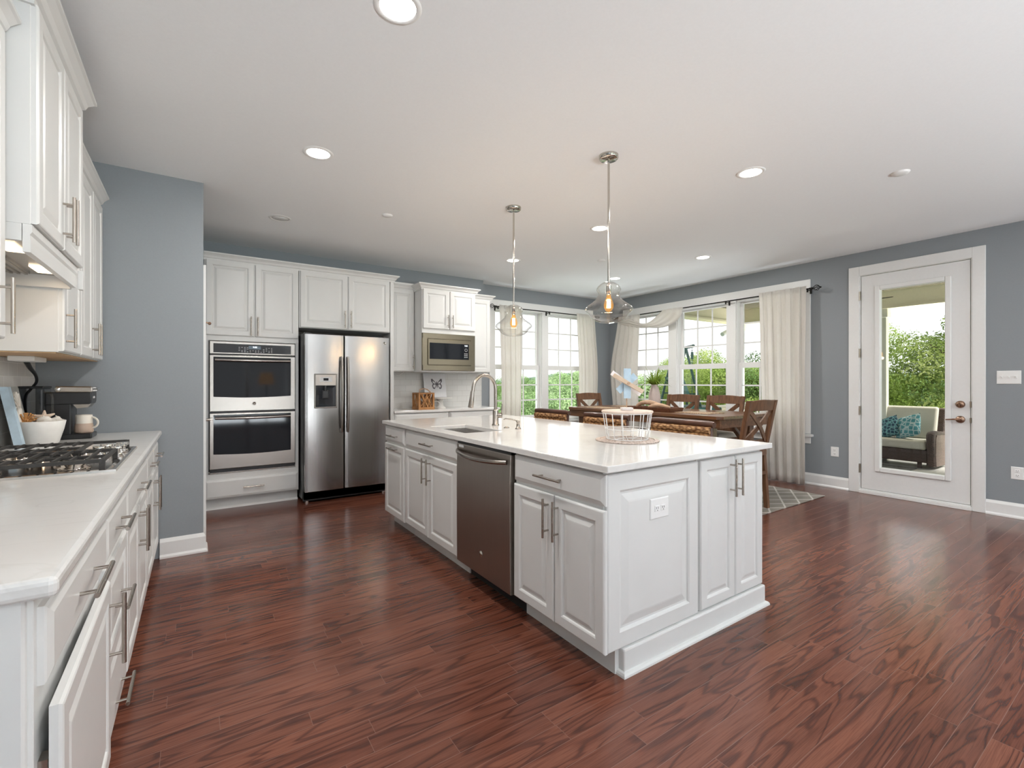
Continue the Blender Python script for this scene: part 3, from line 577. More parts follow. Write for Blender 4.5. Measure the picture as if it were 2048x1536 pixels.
k = obj('handle', B().cyl(q, q+hd*.052, .021, 18).tube([q+hd*.046+Vector((0, 0, .012)), q+hd*.05+Vector((0, 0, .045)), q+hd*.052+Vector((0, 0, .092))], [.006, .0055, .005]), 'nickel', t)
one('hole_cover', B().lathe((1.932, 2.925, .915), [(.021, 0), (.021, .004), (.014, .008), (.010, .010), (0, .011)], 20), 'nickel', 'small round nickel cap on the worktop between faucet and soap pump', 'cap')
t = T('soap_dispenser', 'small nickel soap pump on the worktop right of the faucet', 'soap dispenser', (1.958, 2.812, .915))
obj('base', B().lathe((1.958, 2.812, .915), [(.021, 0), (.021, .006), (.013, .012), (.011, .045), (.014, .05), (.012, .064), (0, .066)], 20), 'nickel', t)
obj('spout', B().tube([(1.958, 2.812, .972), (1.925, 2.835, .985), (1.88, 2.862, .992), (1.868, 2.868, .984)], [.0055, .005, .0045, .004]), 'nickel', t)
# ================================================================== kitchen wall: ovens, fridge, nook (faces -Y)
fK = lambda u, v, w: (u, 5.40-w, v)
CROWN = lambda z: [(0, z), (.010, z), (.012, z+.016), (.022, z+.022), (.030, z+.040), (.048, z+.056), (.056, z+.060), (.056, z+.072), (0, z+.072)]
t = cabinet('oven_cabinet', 'tall white cabinet around the double wall oven, two doors on top and drawer below', 'cabinet', fK, .063, .905, .112, 2.50, .46, .1)
bd_ = [c for c in t.children if c.name.startswith('body')][0]; bpy.data.objects.remove(bd_)
b = B()
for q_ in ((.064, .904, 1.668, 2.50, -.46, 0), (.064, .904, .112, .362, -.46, 0), (.064, .099, .362, 1.668, -.46, 0), (.873, .904, .362, 1.668, -.46, 0), (.099, .873, .362, 1.668, -.46, -.44)): bbx(b, fK, *q_)
obj('body', b, 'paint_cabinet', t)
front(t, 'door', fK, .075, .489, 1.717, 2.460, ('v', .459, 1.725, 1.918)); front(t, 'door', fK, .497, .901, 1.717, 2.460, ('v', .520, 1.728, 1.918))
front(t, 'drawer', fK, .066, .899, .118, .306, ('h', .212, .39, .576))
obj('crown', B().sweep([(.06, 5.395), (.907, 5.395)], CROWN(2.445)), 'paint_cabinet', t)
obj('shoe_moulding', B().sweep([(.06, 5.47), (.905, 5.47)], SHOE), 'paint_cabinet', t)
t = cabinet('fridge_cabinet', 'white two-door cabinet over the refrigerator', 'cabinet', fK, .908, 1.902, 1.842, 2.50, .46)
front(t, 'door', fK, .918, 1.411, 1.845, 2.455, ('v', 1.379, 1.862, 2.053)); front(t, 'door', fK, 1.419, 1.900, 1.845, 2.455, ('v', 1.446, 1.864, 2.056))
obj('side_panel', bbx(B(), fK, 1.904, 1.946, 0, 2.50, -.46, .02), 'paint_cabinet', t, bevel=.002)
obj('crown', B().sweep([(.908, 5.395), (1.908, 5.395), (1.946, 5.375), (1.946, 5.86)][0:1]+[(1.946, 5.385), (1.946, 5.86)], CROWN(2.445)), 'paint_cabinet', t)
# double wall oven
t = T('double_oven', 'stainless double wall oven with two black glass doors', 'oven', (.485, 5.36, .37))
obj('housing', bbx(B(), fK, .10, .872, .385, 1.662, -.4, .012), 'black_plastic', t)
obj('control_panel', B().rings(fK, .106, .866, 1.535, 1.660, [(0, 0), (0, .038), (.004, .042)]), 'steel', t, bevel=.002)
cg = obj('control_glass', B().rings(fK, .138, .824, 1.549, 1.637, [(0, .03), (0, .043), (.002, .044)]), 'black_glass', t)
obj('clock_screen', B().rings(fK, .437, .545, 1.590, 1.622, [(0, .04), (0, .0447)]), 'screen_blue', cg)
text('clock_digits', '9:00', .022, 'digits', cg, MX((.492, 5.3548, 1.610), (1, 0, 0), (0, 0, 1)))
b = B()
for i in range(13):
    for j, z in enumerate((1.562, 1.575, 1.590, 1.605)):
        u = .355+i*.024
        if .43 < u < .55 and z > 1.58: continue
        if (i*3+j) % 5 == 0: continue
        b.rings(fK, u-.006, u+.006, z-.002, z+.002, [(0, .04), (0, .0446)])
obj('button_marks', b, 'grey_vinyl', cg)
def ovendoor(v0, v1, g0, g1, badge):
    d = obj('oven_door', B().rings(fK, .106, .866, v0, v1, [(0, 0), (0, .046), (.003, .05)]), 'steel', t, bevel=.002)
    b = B(); n = 10; p = [(.138, v1-.018), (.822, v1-.018), (.822, g1)]+[(.822-(.684)*i/n, g1+(g0-g1)*i/n-.012*sin(pi*i/n)) for i in range(1, n)]+[(.138, g0)]
    b.prism(p, .045, .0515, lambda u, v, w: fK(u, v, w)); obj('oven_glass', b, 'oven_window', d)
    h = B(); h.tube([fK(.150+.66*i/14, v1-.048-.004*sin(pi*i/14), .088+.014*sin(pi*i/14)) for i in range(15)], .0135, 12)
    h.cyl(fK(.162, v1-.048, .05), fK(.162, v1-.048, .09), .010).cyl(fK(.798, v1-.048, .05), fK(.798, v1-.048, .09), .010)
    obj('handle', h, 'steel', d)
    if badge: logo(d, fK((.486), 1.045, .05), (1, 0, 0), .0165, 'polished_nickel')
def logo(parent, c, ux, r, mat):
    ax = Vector(ux).cross(Vector((0, 0, 1))); c = Vector(c)
    k = 'x' if abs(ax.x) > .5 else 'y'; s = ax.x if k == 'x' else ax.y
    bd = obj('badge', B().lathe(c, [(0, .0012*s), (r*.82, .0012*s), (r*.86, .003*s), (r, .003*s), (r*1.04, 0)], 28, k), mat, parent)
    text('monogram', 'GE', r*1.0, 'dark_slot', bd, MX(c+ax*.0015, ux, (0, 0, 1)), .0004)
ovendoor(.972, 1.524, 1.117, 1.117, True); ovendoor(.412, .957, .558, .552, False)
obj('bottom_vent', B().rings(fK, .108, .864, .374, .408, [(0, 0), (0, .018)]), 'black_plastic', t)
obj('trim_strip', bbx(bbx(bbx(B(), fK, .100, .870, .366, .374, 0, .012), fK, .100, .110, .366, .41, 0, .012), fK, .862, .872, .366, .41, 0, .012), 'steel', t)
# refrigerator
t = T('refrigerator', 'stainless side-by-side refrigerator with ice dispenser', 'refrigerator', (1.365, 5.5, 0))
obj('case', B().box(.918, 1.815, 5.22, 5.85, .03, 1.765), 'black_plastic', t, bevel=.004)
fF = lambda u, v, w: (u, 5.20-w, v)
def fdoor(u0, u1):
    n = 14; pts = [(u0, 0)]+[(u0+(u1-u0)*i/n, .058+.012*sin(pi*i/n)**.7) for i in range(n+1)]+[(u1, 0)]
    b = B(); b.prism(pts, .125, 1.758, lambda u, w, v: fF(u, v, w)); return b
FD = fdoor(.921, 1.307)
ld = obj('freezer_door', FD, 'steel_vertical', t, bevel=.004); rd = obj('fridge_door', fdoor(1.318, 1.806), 'steel_vertical', t, bevel=.004)
for p, u, s in ((ld, 1.282, -1), (rd, 1.343, 1)):
    h = B(); h.tube([fF(u, .725+.806*i/16, .088+.028*sin(pi*i/16)**.7) for i in range(17)], [.011]+[.0125]*15+[.011], 10)
    h.box(u-.010, u+.010, 5.105, 5.14, .735, .77).box(u-.010, u+.010, 5.105, 5.14, 1.49, 1.525); obj('handle', h, 'steel', p)
# ice and water dispenser
b = B(); c0, c1, e0, e1 = 1.009, 1.236, .988, 1.346
b.rings(fF, c0, c1, e0, e1, [(0, .055), (0, .070), (.006, .077), (.012, .077), (.016, .072)]); dp = obj('dispenser', b, 'steel', ld, bevel=.004)
obj('dispenser_panel', B().rings(fF, c0+.014, c1-.014, 1.225, e1-.012, [(0, .066), (0, .0775)]), 'steel_dark', dp)
q = obj('dispenser_screen', B().rings(fF, 1.062, 1.182, 1.262, 1.312, [(0, .07), (0, .0785)]), 'grey_vinyl', dp)
obj('display', B().rings(fF, 1.098, 1.148, 1.275, 1.301, [(0, .075), (0, .0792)]), 'black_glass', q)
obj('dispenser_well', B().rings(fF, c0+.014, c1-.014, e0+.012, 1.225, [(0, .060), (0, .0755), (.006, .0752), (.03, .0735)]), 'black_glass', dp)
obj('paddle', B().rings(fF, 1.085, 1.15, 1.085, 1.175, [(0, .07), (0, .082), (.01, .085)]).cyl(fF(1.115, 1.225, .08), fF(1.115, 1.17, .08), .016), 'black_plastic', dp)
logo(rd, fF(1.752, 1.695, .066), (1, 0, 0), .015, 'polished_nickel')
obj('hinge_cover', B().box(.925, .985, 5.16, 5.24, 1.758, 1.775), 'black_plastic', t, bevel=.004); obj('hinge_cover', B().box(1.745, 1.805, 5.16, 5.24, 1.758, 1.775), 'black_plastic', t, bevel=.004)
b = B().box(.918, 1.815, 5.22, 5.26, .02, .12); obj('base_grille', b, 'black_plastic', t)
obj('foot', B().cyl((.96, 5.25, 0), (.96, 5.25, .03), .02), 'chrome', t); obj('foot', B().cyl((1.77, 5.25, 0), (1.77, 5.25, .03), .02), 'chrome', t)
# nook: uppers, microwave, counter
fU = lambda u, v, w: (u, 5.57-w, v)
t = cabinet('upper_cabinet', 'narrow white upper cabinet between refrigerator panel and microwave cabinet', 'cabinet', fU, 1.95, 2.276, 1.390, 2.50, .30)
front(t, 'door', fU, 1.958, 2.274, 1.395, 2.418, ('v', 2.257, 1.42, 1.60)); obj('crown', B().sweep([(1.95, 5.565), (2.262, 5.565)], CROWN(2.405)), 'paint_cabinet', t)
fM = lambda u, v, w: (u, 5.33-w, v)
t = cabinet('microwave_cabinet', 'deeper white cabinet with two doors above the microwave', 'cabinet', fM, 2.279, 3.024, 1.386, 2.44, .537)
front(t, 'door', fM, 2.290, 2.648, 1.918, 2.405, ('v', 2.618, 1.937, 2.10)); front(t, 'door', fM, 2.654, 3.020, 1.918, 2.405, ('v', 2.682, 1.937, 2.10))
obj('crown', B().sweep([(2.279, 5.866), (2.279, 5.328), (3.024, 5.328), (3.024, 5.866)], CROWN(2.395)), 'paint_cabinet', t)
t = cabinet('upper_cabinet', 'narrow white upper cabinet between microwave cabinet and curtained window', 'cabinet', fU, 3.027, 3.40, 1.388, 2.46, .30)
front(t, 'door', fU, 3.03, 3.395, 1.392, 2.395); obj('crown', B().sweep([(3.03, 5.565), (3.40, 5.565), (3.40, 5.866)], CROWN(2.385)), 'paint_cabinet', t)
t = T('microwave', 'built-in microwave with warm stainless trim kit and black glass door', 'microwave', (2.65, 5.33, 1.40))
obj('trim_kit', B().rings(fM, 2.276, 3.012, 1.402, 1.862, [(0, 0), (0, .022), (.004, .026), (.064, .026), (.068, .02), (.074, .02)]), 'steel_warm', t)
d = obj('door', B().rings(fM, 2.348, 2.95, 1.474, 1.790, [(0, .01), (0, .030), (.003, .034)]), 'steel_warm', t)
obj('door_glass', B().rings(fM, 2.368, 2.914, 1.545, 1.745, [(0, .03), (0, .0352)]), 'oven_window', d)
p = obj('control_panel', B().rings(fM, 2.832, 2.912, 1.547, 1.743, [(0, .034), (0, .0362)]), 'black_glass', d)
text('clock_digits', '9:00', .026, 'digits', p, MX((2.872, 5.2935, 1.722), (1, 0, 0), (0, 0, 1)))
b = B()
for i in range(3):
    for j in range(3): b.rings(fM, 2.848+i*.018, 2.857+i*.018, 1.572+j*.022, 1.582+j*.022, [(0, .036), (0, .0368)])
b.lathe(fM(2.872, 1.668, .036), [(.016, -.001), (.016, -.0016), (.019, -.0016), (.019, 0)], 24, 'y'); obj('button_marks', b, 'grey_vinyl', p)
obj('hinge', bbx(B(), fM, 2.277, 2.283, 1.80, 1.86, .0, .028), 'black_metal', t); obj('hinge', bbx(B(), fM, 2.277, 2.283, 1.41, 1.47, .0, .028), 'black_metal', t)
for n, (a, c) in enumerate(((1.95, 2.68), (2.684, 3.40))):
    t = cabinet('base_cabinet', ('white base cabinet under the nook counter, next to the refrigerator', 'white base cabinet under the nook counter, next to the window curtain')[n], 'cabinet', fK, a, c, .112, .884, .46, .1)
    front(t, 'drawer', fK, a+.01, c-.01, .737, .873, ('h', .80, (a+c)/2-.1, (a+c)/2+.1)); m_ = (a+c)/2
    front(t, 'door', fK, a+.01, m_-.002, .117, .722, ('v', m_-.03, .515, .7)); front(t, 'door', fK, m_+.002, c-.01, .117, .722, ('v', m_+.03, .515, .7))
one('nook_worktop', B().box(1.949, 3.44, 5.365, 5.868, .885, .915), 'quartz', 'white quartz worktop of the nook under the microwave', 'worktop', bevel=.004)
one('tile_backsplash', B().box(1.95, 3.435, 5.860, 5.868, .9155, 1.386), 'tile_kitchen', 'white subway tile backsplash below the microwave', 'backsplash')
one('cable', B().tube([(2.10, 5.80, 1.388), (2.13, 5.80, 1.35), (2.17, 5.80, 1.345), (2.21, 5.80, 1.37), (2.235, 5.80, 1.389)], .003, 8), 'white_plastic', 'thin white cable hanging below the narrow upper cabinet beside the refrigerator', 'cable')
# lantern, cake stand, butterfly print on the nook worktop
t = T('lantern', 'small brown twig lantern on the nook worktop', 'lantern', (2.395, 5.55, .915)); c = (2.395, 5.55); h = .108
b = B().box(c[0]-h, c[0]+h, c[1]-h, c[1]+h, .915, .945); obj('base', b, 'lantern_wood', t)
b = B()
for sx in (-1, 1):
    for sy in (-1, 1): b.box(c[0]+sx*h*.88-.011, c[0]+sx*h*.88+.011, c[1]+sy*h*.88-.011, c[1]+sy*h*.88+.011, .945, 1.115)
b.box(c[0]-h*.98, c[0]+h*.98, c[1]-h*.98, c[1]+h*.98, 1.108, 1.125); obj('frame', b, 'lantern_wood', t)
b = B(); random.seed(3)
for side in range(4):
    for k in range(9):
        a, e = random.uniform(-.085, .085), random.uniform(-.085, .085); z = 1.11
        P_ = lambda s, zz: ((c[0]+s, c[1]-.092, zz), (c[0]+.092, c[1]+s, zz), (c[0]+s, c[1]+.092, zz), (c[0]-.092, c[1]+s, zz))[side]
        b.tube([P_(a, .945), P_(e, z)], .006, 6)
obj('twig_lattice', b, 'lantern_wood', t)
obj('handle', B().tube([(c[0]-.055, c[1], 1.125), (c[0]-.05, c[1], 1.16), (c[0], c[1], 1.178), (c[0]+.05, c[1]-.01, 1.165), (c[0]+.09, c[1]-.02, 1.13)], .007, 8), 'driftwood', t)
t = T('cake_stand', 'white pedestal cake stand behind the twig lantern', 'cake stand', (2.68, 5.66, .915))
obj('plate', B().lathe((2.68, 5.66, .915), [(0, .128), (.16, .128), (.165, .135), (.16, .142), (0, .14)], 32), 'ceramic_white', t)
obj('pedestal', B().lathe((2.68, 5.66, .915), [(.075, 0), (.07, .01), (.045, .03), (.038, .08), (.05, .12), (.06, .13)], 28), 'ceramic_white', t)
obj('ring_handle', B().tube([(2.60+.045*cos(a), 5.60, .97+.04*sin(a)) for a in [2*pi*i/16 for i in range(16)]], .005, 8, closed=True), 'ceramic_white', t)
t = T('butterfly_print', 'pale butterfly print leaning on the tiles, standing on the cake stand', 'picture', (2.66, 5.74, 1.057))
fP = lambda u, v, w: (u, 5.745+(v-1.057)*.22-w, v)
obj('panel', B().rings(fP, 2.50, 2.815, 1.058, 1.375, [(0, 0), (0, .012)]), 'paper_white', t)
b = B(); cx, cz = 2.685, 1.235; WS = .82
wing = [(0, .0), (.03, .035), (.075, .085), (.098, .078), (.095, .04), (.07, .005), (.088, -.03), (.075, -.075), (.045, -.085), (.018, -.04)]
inner = [(.018, .008), (.04, .030), (.072, .052), (.068, .022), (.045, .003)]; inner2 = [(.02, -.012), (.05, -.008), (.07, -.03), (.06, -.062), (.035, -.055)]
for s in (-1, 1):
    b.cur = 0; b.prism([(cx+s*x*WS, cz+y*WS) for x, y in wing], .0125, .0135, fP)
    b.cur = 1; b.prism([(cx+s*x*WS, cz+y*WS) for x, y in inner], .0135, .0142, fP).prism([(cx+s*x*WS, cz+y*WS) for x, y in inner2], .0135, .0142, fP)
b.cur = 0; b.prism([(cx-.006, cz+.03), (cx+.006, cz+.03), (cx+.004, cz-.05), (cx-.004, cz-.05)], .0135, .016, fP)
obj('butterfly', b, ['ink', 'paper_white'], t)
# ================================================================== left run (faces +X)
fL = lambda u, v, w: (-.242+w, u, v)
GL = 'white base cabinets of the cooktop run'
t = cabinet('base_cabinet', 'white base cabinet nearest the camera with drawer over a slightly open door', 'cabinet', fL, 1.175, 1.86, .112, .884, .60, .1)
front(t, 'drawer', fL, 1.195, 1.858, .70, .848, ('h', .77, 1.42, 1.66))
fLo = lambda u, v, w: (-.242+.016-.008*(u-1.195)/.66+w, u, v)
front(t, 'door', fLo, 1.195, 1.858, .117, .660, ('v', 1.82, .415, .625))
obj('hinge', B().box(-.26, -.228, 1.20, 1.23, .18, .22), 'nickel', t); obj('hinge', B().box(-.26, -.228, 1.20, 1.23, .52, .56), 'nickel', t)
fN = lambda u, v, w: (u, 1.175-w, v)
obj('side_panel', B().rings(fN, -.855, -.250, .10, .884, [(0, -.001), (0, .013), (.004, .018), (.03, .018), (.034, .014), (.05, .014), (.054, .018), (.075, .02), (.08, .012), (.10, .012), (.13, .018)]), 'paint_cabinet', t)
t = cabinet('drawer_cabinet', 'white cabinet of three stacked drawers between the open door and the cooktop', 'cabinet', fL, 1.863, 2.348, .112, .884, .60, .1)
front(t, 'drawer', fL, 1.866, 2.345, .70, .848, ('h', .772, 2.0, 2.21)); front(t, 'drawer', fL, 1.866, 2.345, .36, .688, ('h', .51, 2.0, 2.21), DOOR); front(t, 'drawer', fL, 1.866, 2.345, .117, .348, ('h', .19, 2.0, 2.21))
t = cabinet('cooktop_cabinet', 'white base cabinet under the cooktop with wide drawer and door pair', 'cabinet', fL, 2.351, 3.26, .112, .884, .60, .1)
front(t, 'drawer', fL, 2.36, 3.25, .70, .848, ('h', .768, 2.69, 2.93)); front(t, 'door', fL, 2.36, 2.803, .117, .688, ('v', 2.77, .47, .67)); front(t, 'door', fL, 2.807, 3.25, .117, .688, ('v', 2.84, .47, .67))
t = cabinet('base_cabinet', 'white base cabinet with two small drawers and door pair, beside the blue wall', 'cabinet', fL, 3.263, 4.165, .112, .884, .60, .1)
front(t, 'drawer', fL, 3.27, 3.715, .70, .848, ('h', .772, 3.38, 3.58)); front(t, 'drawer', fL, 3.72, 4.155, .70, .848, ('h', .772, 3.83, 4.03))
front(t, 'door', fL, 3.27, 3.715, .117, .688, ('v', 3.68, .455, .66)); front(t, 'door', fL, 3.72, 4.155, .117, .688, ('v', 3.755, .455, .66))
one('cooktop_worktop', B().box(-.8555, -.203, 1.135, 4.168, .878, .915), 'quartz', 'white quartz worktop of the left run under the cooktop', 'worktop', bevel=.012, seg=3)
one('tile_backsplash', B().box(-.8555, -.848, 1.135, 4.165, .9155, 1.394), 'tile_left', 'grey-white tile backsplash behind the coffee maker and cooktop', 'backsplash')
# cooktop
t = T('gas_cooktop', 'stainless gas cooktop with black cast-iron grates', 'cooktop', (-.52, 2.735, .915))
obj('pan', B().rings(lambda u, v, w: (u, v, .915+w), -.785, -.255, 2.345, 3.125, [(0, 0), (.002, .009), (.012, .011), (.030, .004), (.034, .003)]), 'steel_pan', t)
burners = [(-.66, 2.50, .045), (-.40, 2.50, .04), (-.53, 2.735, .055), (-.66, 2.95, .045), (-.43, 2.83, .035)]
for x, y, r in burners:
    k = obj('burner', B().lathe((x, y, .919), [(r*1.35, 0), (r*1.3, .006), (r, .010), (r, .020), (0, .020)], 24), 'steel_pan', t)
    obj('burner_cap', B().lathe((x, y, .939), [(r*.9, 0), (r*.95, .003), (r*.85, .010), (0, .012)], 24), 'cast_iron', k)
for a, c, x0, x1 in ((2.375, 2.725, -.765, -.30), (2.735, 3.105, -.765, -.43)):
    b = B(); z = .957; far = a > 2.7; xr = -.295 if far else x1
    b.bar((x0, a, z), (x1, a, z), .014, .014).bar((x0, c, z), (xr, c, z), .014, .014).bar((x0, a, z), (x0, c, z), .012, .014).bar((x1, a, z), (x1, c, z), .012, .014)
    n = 10 if not far else 7
    for i in range(1, n):
        x = x0+(x1-x0)*i/n; m_ = (a+c)/2
        if i % 2: b.bar((x, a, z+.005), (x, c, z+.005), .008, .012)
        else:
            b.bar((x, a, z+.005), (x, m_-.055, z+.005), .008, .012).bar((x, m_+.055, z+.005), (x, c, z+.005), .008, .012)
    b.bar((x0, (a+c)/2, z-.004), (x1, (a+c)/2, z-.004), .009, .012)
    for x, y in ((x0, a), (x1, a), (x0, c), (xr, c)): b.box(x-.009, x+.009, y-.009, y+.009, .918, z+.006)
    if far: b.bar((xr, c, z), (xr, c-.03, z-.01), .012, .014)
    obj('grate', b, 'cast_iron', t, bevel=.0015)
for x, y in ((-.305, 3.03), (-.36, 2.985), (-.305, 2.945), (-.375, 2.90), (-.31, 2.865)):
    obj('knob', B().lathe((x, y, .919), [(.022, 0), (.022, .006), (.012, .008), (.012, .022), (.021, .024), (.021, .036), (.019, .038), (0, .038)], 20).box(x-.024, x+.024, y-.007, y+.007, .945, .960), 'chrome', t, bevel=.0015)
# uppers on the left wall
fV = lambda u, v, w: (-.540+w, u, v)
t = cabinet('upper_cabinet', 'white upper cabinet at the left edge with one long handle, before the hood', 'cabinet', fV, 1.50, 2.235, 1.395, 2.46, .314)
front(t, 'door', fV, 1.503, 1.868, 1.400, 2.42, ('v', 1.835, 1.42, 1.60)); front(t, 'door', fV, 1.872, 2.215, 1.400, 2.42, ('v', 2.135, 1.415, 1.595))
obj('crown', B().sweep([(-.545, 2.235), (-.545, 1.50)][::-1], CROWN(2.41)), 'paint_cabinet', t)
t = cabinet('upper_cabinet', 'white upper cabinet with three doors in the corner above the coffee maker', 'cabinet', fV, 3.03, 4.165, 1.402, 2.50, .314)
front(t, 'door', fV, 3.035, 3.437, 1.405, 2.435, ('v', 3.072, 1.425, 1.615)); front(t, 'door', fV, 3.443, 3.79, 1.405, 2.435, ('v', 3.757, 1.425, 1.615)); front(t, 'door', fV, 3.796, 4.145, 1.405, 2.435, ('v', 3.828, 1.425, 1.615))
obj('crown', B().sweep([(-.545, 3.03), (-.545, 4.168)], CROWN(2.44)), 'paint_cabinet', t)
obj('underside', B().box(-.85, -.55, 3.04, 4.16, 1.396, 1.403), 'cabinet_inside', t)
fH = lambda u, v, w: (-.470+w, u, v)
t = T('hood_cabinet', 'deep white cabinet with two doors over the range hood', 'cabinet', (-.65, 2.64, 1.72))
obj('body', B().box(-.8555, -.470, 2.25, 3.02, 1.80, 2.60).box(-.8555, -.492, 2.25, 2.268, 1.742, 1.80).box(-.8555, -.492, 3.002, 3.02, 1.70, 1.80).box(-.466, -.448, 2.992, 3.02, 1.70, 1.79), 'paint_cabinet', t, bevel=.0015, seg=1)
front(t, 'door', fH, 2.253, 2.633, 1.803, 2.565, ('v', 2.603, 1.835, 2.02)); front(t, 'door', fH, 2.639, 3.017, 1.803, 2.565, ('v', 2.669, 1.838, 2.03))
b = B(); b.sweep([(-.470, 2.2505), (-.470, 2.99)], [(0, 1.705), (-.02, 1.705), (-.02, 1.80), (.004, 1.80), (.004, 1.775), (-.002, 1.765), (0, 1.745)])
obj('valance', b, 'paint_cabinet', t)
obj('crown', B().sweep([(-.85, 2.25), (-.470, 2.25), (-.470, 3.02), (-.85, 3.02)], [(o*1.1, 2.555+(z-2.5)*1.25) for o, z in CROWN(2.5)]), 'paint_cabinet', t)
t = T('range_hood', 'built-in range hood insert with warm light and steel mesh filters', 'range hood', (-.66, 2.63, 1.74))
obj('body', B().box(-.85, -.50, 2.275, 2.995, 1.755, 1.80), 'steel', t)
for y in (2.30, 2.64):
    b = B().box(-.83, -.62, y, y+.32, 1.747, 1.757)
    for i in range(9): b.box(-.825+i*.0235, -.815+i*.0235, y, y+.32, 1.742, 1.750)
    obj('filter', b, 'steel', t)
obj('light_lens', B().box(-.585, -.535, 2.36, 2.50, 1.748, 1.757), 'hood_lens', t); obj('light_lens', B().box(-.585, -.535, 2.77, 2.91, 1.748, 1.757), 'hood_lens', t)
obj('switch', B().box(-.53, -.515, 2.60, 2.67, 1.742, 1.757), 'black_plastic', t)
area('hood_lamp', (-.56, 2.64, 1.742), (0, 0, 0), .06, .5, .9, (1, .78, .56))
# under-cabinet strip and cord
one('light_strip', B().box(-.80, -.70, 3.42, 3.66, 1.370, 1.396), 'white_plastic', 'white under-cabinet light strip below the three-door corner cabinet', 'light', bevel=.004)
one('power_cord', B().tube(*smooth([(-.78, 3.66, 1.372), (-.775, 3.70, 1.34), (-.765, 3.76, 1.30), (-.77, 3.80, 1.26), (-.80, 3.84, 1.22), (-.838, 3.90, 1.16), (-.84, 3.95, 1.0)], [.013, .011, .008, .007, .007, .007, .006]), 10), 'black_plastic', 'black power cord hanging from the corner cabinet to the coffee maker', 'cord')
# coffee maker, seen from its side; front faces +X
t = T('coffee_maker', 'black pod coffee maker with clear water tank in the corner', 'coffee maker', (-.68, 3.90, .915)); y0, y1 = 3.80, 3.98
obj('base', B().box(-.735, -.527, y0, y1, .915, .947), 'black_plastic', t, bevel=.008, seg=3)
obj('column', B().box(-.735, -.622, y0+.002, y1-.002, .945, 1.13), 'black_plastic', t, bevel=.006)
obj('brew_head', B().prism([(-.735, 1.125), (-.535, 1.125), (-.530, 1.14), (-.530, 1.20), (-.735, 1.20)], y0, y1, lambda x, z, y: (x, y, z)), 'black_plastic', t, bevel=.006)
lid = obj('lid', B().prism([(-.69, 1.198), (-.525, 1.198), (-.522, 1.205), (-.526, 1.232), (-.69, 1.236)], y0-.003, y1+.003, lambda x, z, y: (x, y, z)), 'nickel', t, bevel=.006)
obj('pivot', B().lathe((-.68, y0-.003, 1.217), [(0, -.006), (.012, -.006), (.014, -.004), (.014, 0)], 20, 'y'), 'chrome', lid)
obj('lid_handle', B().box(-.53, -.508, y0+.03, y1-.03, 1.205, 1.212).box(-.53, -.512, y0+.03, y1-.03, 1.222, 1.228), 'chrome', lid)
obj('chute', B().prism([(-.62, 1.127), (-.535, 1.127), (-.55, 1.105), (-.60, 1.100)], y0+.03, y1-.03, lambda x, z, y: (x, y, z)), 'nickel', t)
tk = obj('water_tank', B().prism([(-.845, .955), (-.737, .955), (-.737, 1.225), (-.845, 1.225)], y0-.01, y1-.01, lambda x, z, y: (x, y, z)), 'clear_plastic', t, bevel=.012, seg=3)
obj('tank_lid', B().box(-.847, -.736, y0-.012, y1-.008, 1.222, 1.236), 'black_plastic', tk, bevel=.005)
obj('tank_base', B().box(-.845, -.735, y0-.01, y1-.01, .915, .955), 'black_plastic', tk, bevel=.005)
obj('tank_handle', B().tube([(-.735, y0-.02, 1.20), (-.705, y0-.024, 1.195), (-.697, y0-.024, 1.17), (-.697, y0-.024, 1.08), (-.703, y0-.024, 1.055), (-.735, y0-.02, 1.047)], .0065, 10), 'pendant_glass', tk)
text('lettering', 'KEURIG', .018, 'grey_vinyl', t, MX((-.5295, (y0+y1)/2, 1.165), (0, 1, 0), (0, 0, 1)))
t = T('coffee_mug', 'cream mug with tan dipped base on the coffee maker', 'mug', (-.574, 3.87, .947)); c = (-.574, 3.87, .947)
b = B(); b.cur = 0; b.lathe(c, [(.0415, .058), (.040, .110), (.037, .112), (.038, .06), (.038, .01), (0, .008)], 32); b.cur = 1; b.lathe(c, [(0, 0), (.040, 0), (.046, .007), (.045, .04), (.0415, .059)], 32)
obj('cup', b, ['mug_cream', 'mug_tan'], t)
hp = [(c[0]+.034+.034*sin(pi*i/14), c[1]-.010-.010*sin(pi*i/14), c[2]+.062+.034*cos(pi*i/14)) for i in range(15)]
obj('handle', B().tube(hp, .0058, 10), 'mug_cream', t)
# bowl of shells
c = (-.715, 3.62, .915)
t = T('shell_bowl', 'white ceramic bowl of seashells between the cooktop and the coffee maker', 'bowl', c)
obj('bowl', B().lathe(c, [(0, 0), (.068, 0), (.074, .006), (.094, .08), (.103, .128), (.100, .130), (.090, .10), (.07, .02), (0, .015)], 36), 'ceramic_white', t)
obj('filler', B().lathe(c, [(0, .10), (.092, .10), (.080, .118), (0, .122)], 24), 'shell_tan', t)
G = 'shells in the white bowl'
for i, (dx, dy, z, r, lab) in enumerate(((.02, -.03, .135, .030, 'round pale seashell at the front of the bowl'), (-.025, .03, .14, .026, 'seashell at the back of the bowl, toward the coffee maker'), (.06, .02, .132, .022, 'small seashell at the right rim of the bowl'))):
    b = B(); cc = (c[0]+dx, c[1]+dy, .915+z)
    b.tube([(cc[0]+r*(1.4-i2*.11)*cos(i2*.9)*.7, cc[1]+r*(1.4-i2*.11)*sin(i2*.9)*.7, cc[2]-.01+i2*.003) for i2 in range(12)], [r*.62*(1-i2/13) for i2 in range(12)], 8); b.ball(cc, r, r*.8, r*.7)
    one('seashell', b, 'shell_white', lab, 'seashell', G)
b = B()
for k in range(5):
    a = 2*pi*k/5+.4; b.tube([(c[0]+.015, c[1]-.015, .915+.15), (c[0]+.015+.045*cos(a), c[1]-.015+.03*sin(a), .915+.155+.03*sin(a))], [.014, .004], 8)
